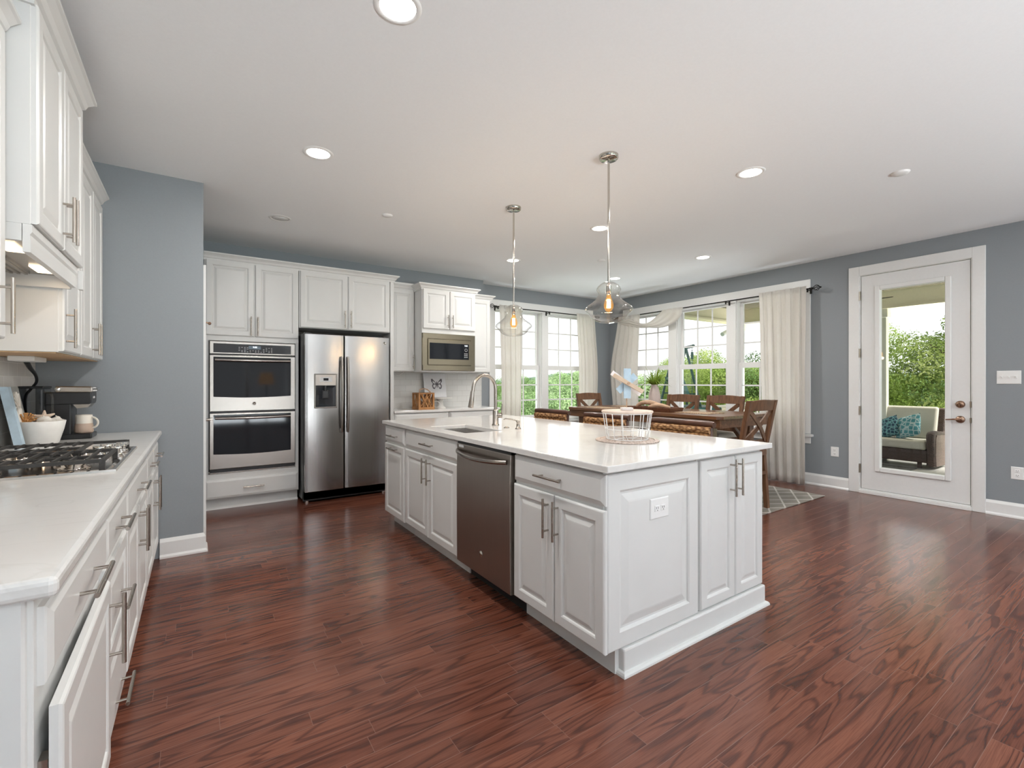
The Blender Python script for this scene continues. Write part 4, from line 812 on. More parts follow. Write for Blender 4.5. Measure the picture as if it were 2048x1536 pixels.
one('starfish', b, 'shell_tan', 'tan starfish lying on the shells in the white bowl', 'starfish')
b = B(); random.seed(5)
for k in range(26):
    a = random.uniform(0, 6.28); e = random.uniform(.2, 1.3); p = (c[0]-.055, c[1]-.02, 1.035)
    b.tube([p, (p[0]+.045*cos(a)*cos(e), p[1]+.035*sin(a)*cos(e), p[2]+.055*sin(e))], [.006, .003], 6); b.ball((p[0]+.045*cos(a)*cos(e), p[1]+.035*sin(a)*cos(e), p[2]+.055*sin(e)), .005, n=6, mcount=4)
one('coral_sprig', b, 'coral_orange', 'orange coral sprig at the left side of the white bowl', 'coral')
# leaning nautilus board
t = T('nautilus_board', 'grey board with white nautilus and pale blue edge, leaning on the tiles', 'wall art', (-.80, 3.62, .915))
fA = lambda u, v, w: (-.770-(v-.915)*.18+w, u, v)
obj('board', B().rings(fA, 3.50, 3.71, .916, 1.235, [(0, -.012), (0, .002)]), 'grey_board', t)
obj('edge_strip', B().rings(fA, 3.455, 3.50, .916, 1.235, [(0, -.012), (0, .022)]), 'blue_wood', t)
b = B(); cu, cv = 3.61, 1.09
for k in range(15):
    a0 = .5+k*.36; r0 = .035; r1 = .120*(1-k*.028)
    pts = [fA(cu+(r0+(r1-r0)*i/6)*cos(a0+.10*i)*.72, cv+(r0+(r1-r0)*i/6)*sin(a0+.10*i), .006) for i in range(7)]
    b.tube(pts, [.003+.0008*i for i in range(7)], 6)
b.ball(fA(cu, cv, .004), .012, .03, .035); obj('nautilus', b, 'shell_white', t)
# ================================================================== on the island
t = one('round_placemat', B().lathe((2.108, 1.90, .915), [(0, 0), (.180, 0), (.184, .003), (.180, .007), (0, .007)], 48), 'round_mat_weave', 'round blush woven mat under the white wire basket', 'placemat')
b = B(); c = (2.108, 1.90)
for k in range(5): b.tube([(c[0]+(.03+.032*k)*cos(a), c[1]+(.03+.032*k)*sin(a), .922) for a in [2*pi*i/40 for i in range(40)]], .0035, 6, closed=True)
obj('braid', b, 'round_mat_weave', t)
t = T('wire_basket', 'white wire basket with pale wooden lid on the island', 'basket', (2.108, 1.90, .924))
wr = lambda z: .118+(z-.926)/.155*.022
b = B(); ring = lambda r, z, th=.0028: b.tube([(c[0]+r*cos(a), c[1]+r*sin(a), z) for a in [2*pi*i/48 for i in range(48)]], th, 8, closed=True)
ring(.118, .928); ring(wr(.985), .985); ring(wr(1.078), 1.078)
for k in range(14):
    a = 2*pi*k/14+.1; b.tube([(c[0]+.118*cos(a), c[1]+.118*sin(a), .928), (c[0]+wr(1.078)*cos(a), c[1]+wr(1.078)*sin(a), 1.078)], .0026, 8)
for k in range(4):
    a = pi*k/4; b.tube([(c[0]-.118*cos(a), c[1]-.118*sin(a), .928), (c[0]+.118*cos(a), c[1]+.118*sin(a), .928)], .0024, 8)
obj('wire_frame', b, 'white_plastic', t)
obj('lid', B().lathe((c[0], c[1], 1.080), [(0, 0), (.146, 0), (.149, .003), (.149, .010), (.146, .013), (0, .013)], 48), 'wood_lid', t)
# painted board sculpture on the lid
s0 = Vector((2.11, 1.905, 1.094))
t = T('board_sculpture', 'wooden sculpture of crossed blue and white boards on a rod, on the basket lid', 'sculpture', s0)
ux = Vector((.828, -.561, 0)); uz = Vector((0, 0, 1)); un = Vector((-.561, -.828, 0))
obj('base', B().obox(s0+uz*.008, ux, un, uz, .033, .025, .008), 'white_wood', t, bevel=.002)
obj('rod', B().cyl(s0+uz*.016, s0+uz*.075, .0032, 10), 'driftwood', t)
cc = s0+uz*.158
def board(d, off, hl, hw, mat, name='board', ht=.007):
    d = d.normalized(); sdir = un.cross(d).normalized(); obj(name, B().obox(cc+un*off, d, sdir, un, hl, hw, ht), mat, t, bevel=.001)
board(uz, .012, .088, .0205, 'blue_wood'); board(ux*.87-uz*.5, .036, .098, .011, 'natural_wood', 'board', .012); board(ux*.80-uz*.60, -.010, .108, .015, 'white_wood', 'board', .005)
board(ux*.74+uz*.67, .000, .070, .020, 'blue_wood', 'board', .004); obj('hub', B().cyl(cc-un*.02, cc+un*.054, .008, 12), 'driftwood', t)
# ================================================================== seagrass counter stools (backs to the dining table)
GS = 'seagrass counter stools along the island'
def stool(y, label):
    x = 2.91; t = T('counter_stool', label, 'stool', (x-.2, y, 0), GS)
    obj('top_rail', B().tube([(x+.02+.012*sin(pi*i/10), y-.262+.524*i/10, .965) for i in range(11)], [.021]+[.0265]*9+[.021], 14), 'wood_stool', t)
    b = B()
    for i in range(6):
        z = .695+i*.046; b.tube([(x+.012*sin(pi*k/10)+.008*((i % 2)-.5), y-.245+.49*k/10, z) for k in range(11)], .0265, 8)
    obj('backrest', b, 'seagrass', t)
    b = B()
    for i in range(9): b.tube([(x-.40+i*.046, y-.235, .632), (x-.40+i*.046, y+.235, .632)], .026, 8)
    obj('seat', b, 'seagrass', t)
    for sx, sy in ((-1, -1), (-1, 1)): obj('leg', B().tube([(x-.40, y+sy*.215, .612), (x-.43, y+sy*.23, 0)], [.021, .016], 10), 'wood_stool', t)
    for sy in (-1, 1): obj('leg', B().tube([(x+.02, y+sy*.236, .95), (x-.005, y+sy*.228, .6), (x+.03, y+sy*.232, 0)], [.018, .021, .016], 10), 'wood_stool', t)
    b = B(); b.cyl((x-.42, y-.225, .22), (x-.42, y+.225, .22), .012, 10).cyl((x+.015, y-.23, .30), (x+.015, y+.23, .30), .012, 10)
    for sy in (-1, 1): b.cyl((x-.42, y+sy*.225, .26), (x+.015, y+sy*.23, .26), .012, 10)
    obj('stretcher', b, 'wood_stool', t)
stool(3.62, 'seagrass counter stool nearest the faucet, farthest along the island')
stool(2.88, 'middle seagrass counter stool, half behind the wire basket')
stool(2.125, 'seagrass counter stool right of the wire basket, nearest the camera')
# ================================================================== dining corner
one('area_rug', B().box(3.55, 5.74, 2.32, 5.45, .001, .010), 'rug_lattice', 'taupe area rug with cream lattice under the dining table', 'rug', bevel=.003)
TX0, TX1, TY0, TY1, TZ = 4.36, 5.36, 2.70, 5.06, .91
t = T('dining_table', 'counter-height dark wood dining table on the lattice rug', 'table', ((TX0+TX1)/2, (TY0+TY1)/2, .01))
obj('tabletop', B().prism([(TX0+.05, TY0), (TX1-.05, TY0), (TX1, TY0+.05), (TX1, TY1-.05), (TX1-.05, TY1), (TX0+.05, TY1), (TX0, TY1-.05), (TX0, TY0+.05)], TZ-.036, TZ), 'wood_table', t, bevel=.006, seg=2)
b = B()
for x in (TX0+.03, TX1-.055): b.box(x, x+.025, TY0+.03, TY1-.03, TZ-.125, TZ-.036)
for y in (TY0+.03, TY1-.055): b.box(TX0+.055, TX1-.055, y, y+.025, TZ-.125, TZ-.036)
obj('apron', b, 'wood_apron', t, bevel=.003)
for x in (TX0+.14, TX1-.14):
    for y in (TY0+.20, TY1-.20):
        lg = obj('leg', B().box(x-.045, x+.045, y-.045, y+.045, .011, TZ-.12), 'wood_table', t, bevel=.006)
        sy = 1 if y < 4 else -1; obj('bracket', B().bar((x, y+sy*.03, TZ-.36), (x, y+sy*.22, TZ-.13), .05, .04), 'wood_table', lg)
obj('stretcher', B().box(TX0+.10, TX1-.10, TY0+.16, TY0+.22, .18, .24).box(TX0+.10, TX1-.10, TY1-.22, TY1-.16, .18, .24).box(4.82, 4.90, TY0+.2, TY1-.2, .185, .235), 'wood_table', t)
GC = 'X-back dining chairs around the counter-height table'
def chair(label):
    # at the origin, facing +Y; back leans toward -Y
    t = T('dining_chair', label, 'chair', (0, 0, 0), GC); w = .225; Zs = .60
    lean = lambda z: -.21-(z-Zs)*.20
    for s in (-1, 1):
        obj('leg', B().prism([(s*w-.022, 0), (s*w+.022, 0), (s*w+.022, .04), (s*w-.022, .04)], 0, 1, lambda x, y, k: (x, (-.25 if k == 0 else lean(Zs))+y, 0 if k == 0 else Zs)), 'wood_chair', t, bevel=.003)
        obj('back_post', B().prism([(s*w-.022, -.02), (s*w+.022, -.02), (s*w+.022, .02), (s*w-.022, .02)], 0, 1, lambda x, y, k: (x*(1 if k == 0 else 1.02), lean(Zs if k == 0 else 1.075)+y, Zs-.01 if k == 0 else 1.075)), 'wood_chair', t, bevel=.003)
        obj('leg', B().box(s*w-.021, s*w+.021, .17, .212, 0, Zs-.03), 'wood_chair', t, bevel=.003)
    b = B(); n = 12
    for i in range(n):
        pass
    top = []
    for i in range(n+1):
        x = -w-.005+(2*w+.01)*i/n; top.append((x, -.018*sin(pi*i/n)))
    poly = top+[(x, y+.026) for x, y in reversed(top)]
    b.prism(poly, 0, 1, lambda x, y, k: (x, lean(.975 if k == 0 else 1.07)+y-.012, .975 if k == 0 else 1.068+.014*cos(pi*x/(2*w)))); obj('top_rail', b, 'wood_chair', t, bevel=.004)
    for s in (-1, 1):
        m = 8; pts = []
        for i in range(m+1):
            k = i/m; z = Zs+.07+(.98-Zs-.07)*k; x = s*(-w+.03+(2*w-.06)*k); pts.append((x, lean(z)-.02*sin(pi*k)+.004*s, z))
        b = B()
        for p, q in zip(pts[:-1], pts[1:]): b.bar(p, (q[0]+(q[0]-p[0])*.06, q[1], q[2]+(q[2]-p[2])*.06), .014, .046, (0, 1, 0) if False else Vector((-(q[2]-p[2]), 0, q[0]-p[0])))
        obj('cross_slat', b, 'wood_chair', t)
    obj('lower_rail', B().bar((-w, lean(Zs+.06), Zs+.06), (w, lean(Zs+.06), Zs+.06), .022, .05), 'wood_chair', t, bevel=.003)
    obj('seat_frame', B().box(-w-.01, w+.01, -.225, .215, Zs-.075, Zs-.02), 'wood_chair', t, bevel=.004)
    obj('seat', B().rings(lambda u, v, h: (u, v, Zs-.02+h), -w-.012, w+.012, -.205, .225, [(0, 0), (0, .035), (.02, .052), (.06, .06)]), 'cushion_cream', t, bevel=.008)
    obj('stretcher', B().box(-w, w, .18, .20, .20, .235).box(-w+.0, -w+.02, -.22, .18, .30, .33).box(w-.02, w, -.22, .18, .30, .33).box(-w, w, -.235, -.215, .34, .37), 'wood_chair', t)
    return t
c0 = chair('X-back wooden chair at the near end of the dining table, beside the right-hand curtain')
def place(o, x, y, rz): o.location = (x, y, .010); o.rotation_euler = (0, 0, rz)
place(c0, 4.475, 2.65, 0)
for lab, x, y, rz in (('X-back wooden chair at the far end of the dining table, near the back window', 5.13, 5.12, radians(180)),
                      ('X-back wooden chair behind the table, directly right of the vase', 5.30, 4.03, radians(90)),
                      ('X-back wooden chair behind the table, between the vase chair and the end chair', 5.30, 3.405, radians(90))):
    c = copy_tree(c0); c['label'] = lab; place(c, x, y, rz)
# vase with grass
vx = (4.92, 3.97)
VP = [(0, .0), (.055, .0), (.060, .02), (.068, .06), (.074, .11), (.074, .15), (.069, .20), (.060, .24), (.049, .275), (.039, .30), (.036, .318)]
vp_ = [VP[0]]
for (r0, h0), (r1, h1) in zip(VP[1:-1], VP[2:]):
    for q in range(4): vp_.append((r0+(r1-r0)*q/4+(.0016 if q % 2 else 0), h0+(h1-h0)*q/4))
vp_ += [VP[-1], (.032, .318), (.030, .29), (.045, .2), (0, .1)]
one('vase', B().lathe((*vx, TZ), vp_, 36), 'ceramic_blush', 'blush ribbed ceramic vase on the dining table holding green grass', 'vase')
b = B(); random.seed(11)
for k in range(70):
    a = random.uniform(0, 2*pi); ln = random.uniform(.20, .36); sp = random.uniform(.25, 1.0); dr_ = random.uniform(.5, 1.5)*sp; w = random.uniform(.008, .014)
    d = Vector((cos(a), sin(a), 0)); sd = Vector((-sin(a), cos(a), 0)); vs = []; m = 7; p0 = Vector((*vx, TZ+.30))+d*.012
    for i in range(m+1):
        s = i/m; p = p0+d*(ln*sp*s*.95)+Vector((0, 0, ln*((1.1-.42*sp)*s-dr_*.62*s*s))); ww = w*(1-s**2)+.0006; vs += [p-sd*ww, p+sd*ww]
    b.add(vs, [(2*i, 2*i+1, 2*i+3, 2*i+2) for i in range(m)], True)
g = obj('grass_plant', b, 'leaf_plant', None, recalc=False); tag(g, 'green grassy plant with arching blades standing in the blush vase', 'plant'); g['kind'] = 'thing'
del g['kind']
# tray with driftwood, placemats
t = T('wooden_tray', 'carved dark wood tray holding driftwood in the middle of the dining table', 'tray', (4.62, 3.72, TZ))
obj('tray_body', B().rings(lambda u, v, h: (u, v, TZ+h), 4.50, 4.74, 3.42, 4.04, [(0, 0), (-.012, .05), (.004, .05), (.014, .012), (.02, .010)]), 'wood_tray', t, bevel=.003)
random.seed(2); G = 'driftwood pieces in the wooden tray'
for lab, pts, r in (('long driftwood piece arching up at the left of the tray', [(4.60, 4.0, .04), (4.61, 3.93, .085), (4.62, 3.83, .10), (4.63, 3.72, .085), (4.64, 3.62, .06)], [.012, .026, .03, .027, .012]),
                    ('pale driftwood piece at the right end of the tray', [(4.60, 3.80, .045), (4.59, 3.70, .065), (4.60, 3.60, .07), (4.62, 3.50, .05)], [.014, .027, .025, .012])):
    one('driftwood', B().tube(*smooth([(x, y, TZ+z) for x, y, z in pts], r), 10), 'driftwood', lab, 'driftwood', G)
for x0, x1, y0, y1, lab in ((4.56, 4.88, 2.98, 3.40, 'woven placemat on the table right of the tray'), (4.42, 4.72, 4.36, 4.80, 'woven placemat on the table left of the tray'), (4.98, 5.28, 4.30, 4.74, 'woven placemat at the back of the table by the window')):
    one('woven_placemat', B().box(x0, x1, y0, y1, TZ+.0005, TZ+.006), 'placemat_weave', lab, 'placemat', 'rectangular woven placemats on the dining table', bevel=.002)
# ================================================================== curtains
def rod(name, label, f, a, c, z, brs, fin):
    t = T('curtain_rod', label, 'curtain rod', f((a+c)/2, z, .13))
    obj('pole', B().cyl(f(a, z, .115), f(c, z, .115), .0085, 12), 'black_metal', t)
    for e, s in fin:
        b = B(); p = lambda k: f(e+s*k, z, .115)
        b.cyl(p(-.01), p(.03), .013, 12)
        for k in range(6):
            a0 = 2*pi*k/6; pts = []
            for i in range(9):
                q = i/8; r = .034*sin(pi*q); o = f(e+s*(.028+.085*q), z+r*sin(a0+q*2), .115+r*cos(a0+q*2)); pts.append(o)
            b.tube(pts, .0032, 6)
        b.ball(p(.116), .009); obj('finial', b, 'black_metal', t)
    for u in brs:
        obj('bracket', B().cyl(f(u, z-.012, .022), f(u, z-.012, .115), .006, 8).cyl(f(u, z-.05, .024), f(u, z+.02, .024), .012, 8).cyl(f(u, z-.04, .115), f(u, z+.008, .115), .010, 8), 'black_metal', t)
fBi = lambda u, v, w: (u, 6.09-w, v)
rod('curtain_rod', 'black curtain rod over the back window, with a cage finial at its left', fBi, 3.755, 5.80, 2.405, [3.79, 4.79, 5.77], [(3.755, -1), (5.80, 1)])
rod('curtain_rod', 'long black curtain rod over the wide right-hand window', fRi, 2.66, 5.80, 2.395, [2.69, 3.75, 5.76], [(2.66, -1), (5.80, 1)])
def curtain(label, f, top, bot, ztop, zbot, n, seed, amp=.028, mid=None):
    # pleated sheet: top and bottom give (left, right) along the wall
    rnd = random.Random(seed); m = 130; rows = 26; vs = []; ph = [rnd.uniform(0, 6.28) for _ in range(4)]
    for j in range(rows+1):
        k = j/rows; z = ztop+(zbot-ztop)*k
        for i in range(m+1):
            s = i/m
            a = top[0]+(bot[0]-top[0])*k**.7; c = top[1]+(bot[1]-top[1])*k**.7
            if mid: q = sin(pi*min(1, k*1.3))**2; a += (mid[0])*q; c += (mid[1])*q
            wv = sin(2*pi*n*s+ph[0]+.5*sin(5*s+ph[1]))+.35*sin(2*pi*n*2.3*s+ph[2])*(1-k*.6)+.25*sin(2*pi*n*.43*s+ph[3])
            am = amp*(.45+.55*min(1, k*2.5))
            vs.append(f(a+(c-a)*s+.008*sin(2*pi*n*s*2+ph[1]), z, .129+am*1.35+am*wv))
    b = B().add(vs, [(j*(m+1)+i, j*(m+1)+i+1, (j+1)*(m+1)+i+1, (j+1)*(m+1)+i) for j in range(rows) for i in range(m)], True)
    return one('curtain', b, 'curtain_sheer', label, 'curtain', solid=.0012, recalc=False)
curtain('sheer cream curtain left of the back window, behind the far pendant', fBi, (3.80, 4.22), (3.84, 4.18), 2.43, .012, 4, 1, .022)
curtain('sheer cream curtain at the right of the back window, near the room corner', fBi, (5.36, 5.78), (5.40, 5.84), 2.43, .012, 5, 2, .020, mid=(.02, .04))
curtain('sheer cream curtain at the corner end of the wide window, under the swag', fRi, (5.26, 5.74), (5.26, 5.86), 2.40, .012, 5, 3, .020, mid=(.02, .10))
curtain('wide sheer cream curtain at the right end of the wide window, beside the door', fRi, (2.68, 3.26), (2.68, 3.18), 2.43, .012, 5, 4, .024)
# swag between pole and corner curtain
b = B(); m = 40; r = 14; vs = []
for i in range(m+1):
    s = i/m
    yu = 4.80+(5.66-4.80)*s; yl = 4.43+(5.74-4.43)*s
    zu = 2.405-.155*sin(pi*min(1, s*1.25))**1.2-.05*s; zl = 2.405-.275*sin(pi*(s**.62))**.75-.22*max(0, s-.5)
    for j in range(r+1):
        k = j/r; vs.append(fRi(yu+(yl-yu)*k, zu+(zl-zu)*k, .135+.035*sin(pi*k)+.012*sin(k*22+s*2)))
one('swag', b.add(vs, [(i*(r+1)+j, i*(r+1)+j+1, (i+1)*(r+1)+j+1, (i+1)*(r+1)+j) for i in range(m) for j in range(r)], True), 'curtain_sheer', 'draped cream scarf swag looped over the rod at the left of the wide window', 'swag', solid=.0015, recalc=False)
# ================================================================== pendants and ceiling lights
GP = 'glass pendant lamps over the island'
def pendant(x, y, label):
    t = T('pendant_lamp', label, 'pendant lamp', (x, y, CZ), GP)
    obj('canopy', B().lathe((x, y, CZ), [(0, -.026), (.056, -.026), (.062, -.020), (.063, 0)], 32), 'polished_nickel', t)
    obj('rod', B().cyl((x, y, CZ-.026), (x, y, 1.895), .0075, 12).cyl((x, y, 2.30), (x, y, 2.325), .0095, 12), 'polished_nickel', t)
    prof = [(.016, 1.913), (.035, 1.911), (.05, 1.903), (.066, 1.89), (.077, 1.874), (.079, 1.862), (.074, 1.851), (.066, 1.842), (.068, 1.83), (.084, 1.80), (.108, 1.779), (.136, 1.760), (.150, 1.747), (.156, 1.736), (.153, 1.725), (.142, 1.716), (.131, 1.708), (.124, 1.697), (.112, 1.680), (.090, 1.663), (.062, 1.652)]
    obj('glass_shade', B().lathe((x, y, 0), prof, 64), 'pendant_glass', t, recalc=False)
    obj('socket', B().lathe((x, y, 0), [(0, 1.905), (.016, 1.905), (.019, 1.89), (.0165, 1.885), (.0165, 1.835), (.013, 1.83), (0, 1.83)], 20), 'chrome', t)
    bl = obj('bulb', B().lathe((x, y, 0), [(.012, 1.834), (.015, 1.815), (.026, 1.79), (.0315, 1.765), (.029, 1.745), (.017, 1.725), (0, 1.718)], 24), 'bulb_amber', t)
    fl = B()
    for k in range(4):
        a = pi*k/2+.4; fl.tube([(x+.007*cos(a), y+.007*sin(a), 1.802), (x+.0095*cos(a), y+.0095*sin(a), 1.745)], .0055, 8)
    obj('filament', fl, 'filament', bl)
    l = bpy.data.lights.new('pendant_light', 'POINT'); l.energy = 5; l.color = (1, .66, .32); l.shadow_soft_size = .03; o = bpy.data.objects.new('pendant_light', l); COL.objects.link(o); o.location = (x, y, 1.70)
pendant(2.238, 2.175, 'clear glass pendant lamp over the near half of the island')
pendant(2.232, 3.27, 'clear glass pendant lamp over the far half of the island, by the faucet')
GR = 'recessed ceiling lights'
def can(x, y, label, on=True, power=15):
    t = T('recessed_light', label, 'ceiling light', (x, y, CZ), GR)
    obj('trim_ring', B().lathe((x, y, CZ), [(.070, -.001), (.072, -.005), (.090, -.004), (.094, 0)], 36), 'white_plastic', t)
    obj('lens', B().lathe((x, y, CZ), [(0, -.0025), (.0705, -.0025), (.0705, 0)], 32), 'lamp_lens' if on else 'lens_off', t)
    if on: area('ceiling_area_light', (x, y, CZ-.012), (0, 0, 0), .13, .13, power, (1, .965, .92), 'DISK')
can(.655, 3.205, 'lit recessed ceiling light in front of the oven cabinet'); can(.66, 1.779, 'lit recessed ceiling light at the top edge of the picture, nearest the camera')
can(3.25, 1.785, 'lit recessed ceiling light on the right, nearer the camera than the dining table'); can(3.222, 3.247, 'lit recessed ceiling light left of the near pendant rod')
can(4.988, 3.317, 'lit recessed ceiling light above the near end of the dining table'); can(3.195, 4.696, 'lit recessed ceiling light behind the far pendant rod')
can(4.958, 4.695, 'lit recessed ceiling light just behind the near pendant glass'); can(.628, 4.672, 'unlit grey recessed ceiling light in front of the oven cabinet top', False)
for x, y in ((.66, .35), (3.25, .35), (4.98, .35), (3.25, -1.4), (.66, -1.4)): area('ceiling_area_light', (x, y, CZ-.012), (0, 0, 0), .13, .13, 5, (1, .965, .92), 'DISK')  # added out-of-view ceiling lamps without fixtures, for extra room light
for x, y, r, lab in ((4.129, 1.192, .055, 'round white smoke detector disc on the ceiling toward the patio door'), (4.087, 4.091, .05, 'small flat ceiling disc left of the near pendant'), (1.408, 4.052, .045, 'faint flat ceiling disc before the refrigerator cabinet')):
    t = T('ceiling_disc', lab, 'smoke detector', (x, y, CZ)); obj('cover', B().lathe((x, y, CZ), [(0, -.012), (r*.8, -.012), (r*.9, -.008), (r, 0)], 28), 'white_plastic', t)
# lamp that shows in the oven glass
t = T('floor_lamp', 'lit floor lamp with warm shade, mirrored in the upper oven glass', 'lamp', (1.63, -4.0, 0))
obj('base', B().lathe((1.63, -4.0, 0), [(0, .03), (.14, .025), (.15, 0)], 28), 'lamp_base', t); obj('pole', B().cyl((1.63, -4.0, .02), (1.63, -4.0, 1.35), .014), 'lamp_base', t)
obj('shade', B().lathe((1.63, -4.0, 0), [(.21, 1.20), (.14, 1.52)], 32), 'lamp_shade_glow', t)
# ================================================================== porch and garden
PF = -.17
S(obj('porch_floor', B().box(6.44, 11.0, -3.0, 6.15, PF-.15, PF), 'porch_deck'))
S(obj('porch_ceiling', B().box(6.44, 10.9, -3.0, 6.15, 2.90, 2.96), 'porch_paint'))
b = B()
for i in range(46): b.box(6.44, 10.15, -2.95+i*.197, -2.95+i*.197+.19, 2.885, 2.90)
m, nt, bb_ = newmat('soffit_brown'); bb_.inputs['Base Color'].default_value = (.17, .15, .10, 1); bb_.inputs['Roughness'].default_value = .7
vv = coords(nt); wv = N(nt, 'ShaderNodeTexNoise'); wv.inputs['Scale'].default_value = 4; L(nt, vv, wv.inputs['Vector']); L(nt, ramp(nt, wv.outputs['Fac'], [(.3, (.085, .075, .05)), (.7, (.115, .10, .065))]), bb_.inputs['Base Color'])
S(obj('porch_soffit', b, 'soffit_brown'))
one('porch_beam', B().box(10.35, 10.62, -3.0, 6.12, 2.60, 2.90).box(6.44, 10.35, 5.88, 6.12, 2.60, 2.90).box(10.33, 10.64, -3.0, 6.14, 2.592, 2.63).box(6.44, 10.33, 5.86, 6.14, 2.592, 2.63), 'porch_paint', 'cream porch beam running around under the porch roof', 'beam')
one('roof_eave', B().box(6.44, 11.2, -3.0, 6.55, 2.96, 3.10).box(10.95, 11.2, -3.0, 6.55, 2.86, 3.02).box(6.44, 11.2, 6.4, 6.55, 2.86, 3.02), 'porch_white', 'white roof eave above the porch beam', 'eave')
def post(x, y, lab):
    t = T('porch_post', lab, 'post', (x, y, PF), 'square porch posts')
    obj('shaft', B().box(x-.065, x+.065, y-.065, y+.065, PF, 2.60), 'porch_white', t, bevel=.006)
    obj('capital', B().box(x-.095, x+.095, y-.095, y+.095, 2.44, 2.60), 'porch_white', t, bevel=.01); obj('plinth', B().box(x-.085, x+.085, y-.085, y+.085, PF, PF+.14), 'porch_white', t, bevel=.01)
post(10.48, 3.28, 'white porch post seen through the left side of the door glass'); post(10.48, 6.0, 'white porch corner post seen through the wide window')
def rail(name, lab, p, q, n):
    t = T('porch_railing', lab, 'railing', ((p[0]+q[0])/2, (p[1]+q[1])/2, PF)); p, q = Vector((*p, 0)), Vector((*q, 0)); zz = Vector((0, 0, 1))
    obj('top_rail', B().bar(p+zz*.72, q+zz*.72, .10, .045), 'porch_white', t); obj('sub_rail', B().bar(p+zz*.66, q+zz*.66, .045, .06), 'porch_paint', t); obj('bottom_rail', B().bar(p+zz*(PF+.10), q+zz*(PF+.10), .05, .07), 'porch_white', t)
    for i in range(n):
        c = p+(q-p)*(i+.5)/n; obj('baluster', B().bar(c+zz*(PF+.12), c+zz*.645, .035, .035), 'porch_white', t)
rail('a', 'white porch railing behind the wicker loveseat', (10.82, .3), (10.82, 3.2), 24); rail('b', 'white porch railing beyond the swing, seen through the wide window', (6.6, 6.02), (10.4, 6.02), 34)
rail('c', 'white porch railing between the post and the corner post', (10.5, 3.36), (10.5, 5.92), 22)
# wicker loveseat, faces -X
t = T('wicker_loveseat', 'brown wicker loveseat on the porch behind the door glass', 'loveseat', (10.15, 3.2, PF)); y0, y1 = 2.40, 4.05
def armprof(s): # side outline in x, z
    return [(9.86, PF+.05), (9.84, PF+.25), (9.80, PF+.50), (9.80, PF+.585), (9.86, PF+.62), (10.0, PF+.63), (10.5, PF+.59), (10.58, PF+.57), (10.52, PF+.30), (10.55, PF+.05), (10.4, PF+.03), (10.0, PF+.03)]
for a, c in ((y0, y0+.105), (y1-.105, y1)):
    m_ = obj('arm', B().prism(armprof(0), a, c, lambda x, z, y: (x, y, z)), ['wicker_brown'], t, bevel=.035, seg=3)
    obj('arm_panel', B().prism([(9.90, PF+.06), (9.875, PF+.25), (9.885, PF+.50), (9.93, PF+.57), (10.5, PF+.535), (10.46, PF+.30), (10.49, PF+.06), (10.2, PF+.05)], a-.008, a+.004, lambda x, z, y: (x, y, z)), 'wicker_side', m_, bevel=.004)
obj('seat_base', B().box(9.90, 10.5, y0+.10, y1-.10, PF+.10, PF+.31), 'wicker_brown', t, bevel=.02)
obj('backrest', B().prism([(10.42, PF+.3), (10.62, PF+.98), (10.70, PF+.98), (10.56, PF+.3)], y0+.04, y1-.04, lambda x, z, y: (x, y, z)), 'wicker_brown', t, bevel=.03, seg=3)
obj('foot', B().box(9.95, 10.0, y0+.2, y0+.25, PF, PF+.11).box(10.42, 10.47, y0+.2, y0+.25, PF, PF+.11).box(9.95, 10.0, y1-.25, y1-.2, PF, PF+.11).box(10.42, 10.47, y1-.25, y1-.2, PF, PF+.11), 'wicker_brown', t)
one('seat_cushion', B().box(9.86, 10.42, y0+.115, y1-.115, PF+.312, PF+.46), 'cushion_cream', 'thick cream seat cushion on the wicker loveseat', 'cushion', bevel=.04, seg=4)
b = B(); b.prism([(10.32, PF+.462), (10.49, PF+1.0), (10.62, PF+1.0), (10.46, PF+.462)], y0+.12, y1-.14, lambda x, z, y: (x, y, z))
one('back_cushion', b, 'cushion_cream', 'cream back cushion leaning on the loveseat back', 'cushion', bevel=.04, seg=4)
def pillow(lab, c, ax, ay, s, mat):
    ax, ay = Vector(ax).normalized(), Vector(ay).normalized(); n_ = ax.cross(ay); m = 14; vs = []; c = Vector(c)
    for sg in (-1, 1):
        for j in range(m+1):
            for i in range(m+1):
                u, v = i/m*2-1, j/m*2-1; h = .085*((1-u**4)*(1-v**4))**.55; k = 1-.08*(1-abs(u))*abs(v)**3-.08*(1-abs(v))*abs(u)**3
                vs.append(c+ax*(u*s*k)+ay*(v*s*k)+n_*(h*sg))
    N1 = (m+1)**2; fs = []
    for o in (0, N1): fs += [(o+j*(m+1)+i, o+j*(m+1)+i+1, o+(j+1)*(m+1)+i+1, o+(j+1)*(m+1)+i) for j in range(m) for i in range(m)]
    one('throw_pillow', B().add(vs, fs, True), mat, lab, 'pillow', 'patterned pillows on the loveseat')
pillow('light aqua leaf-pattern pillow on the loveseat, nearer the arm', (10.16, 2.83, PF+.66), (.35, .9, -.35), (.55, .12, .95), .205, 'pillow_aqua')
pillow('dark teal patterned pillow on the loveseat, behind the aqua pillow', (10.17, 3.12, PF+.62), (.30, .9, -.42), (.50, .25, .9), .19, 'pillow_teal')
one('outdoor_mat', B().box(9.0, 9.84, 2.62, 3.9, PF+.001, PF+.012), 'outdoor_mat', 'dark outdoor mat on the porch floor before the loveseat', 'mat')
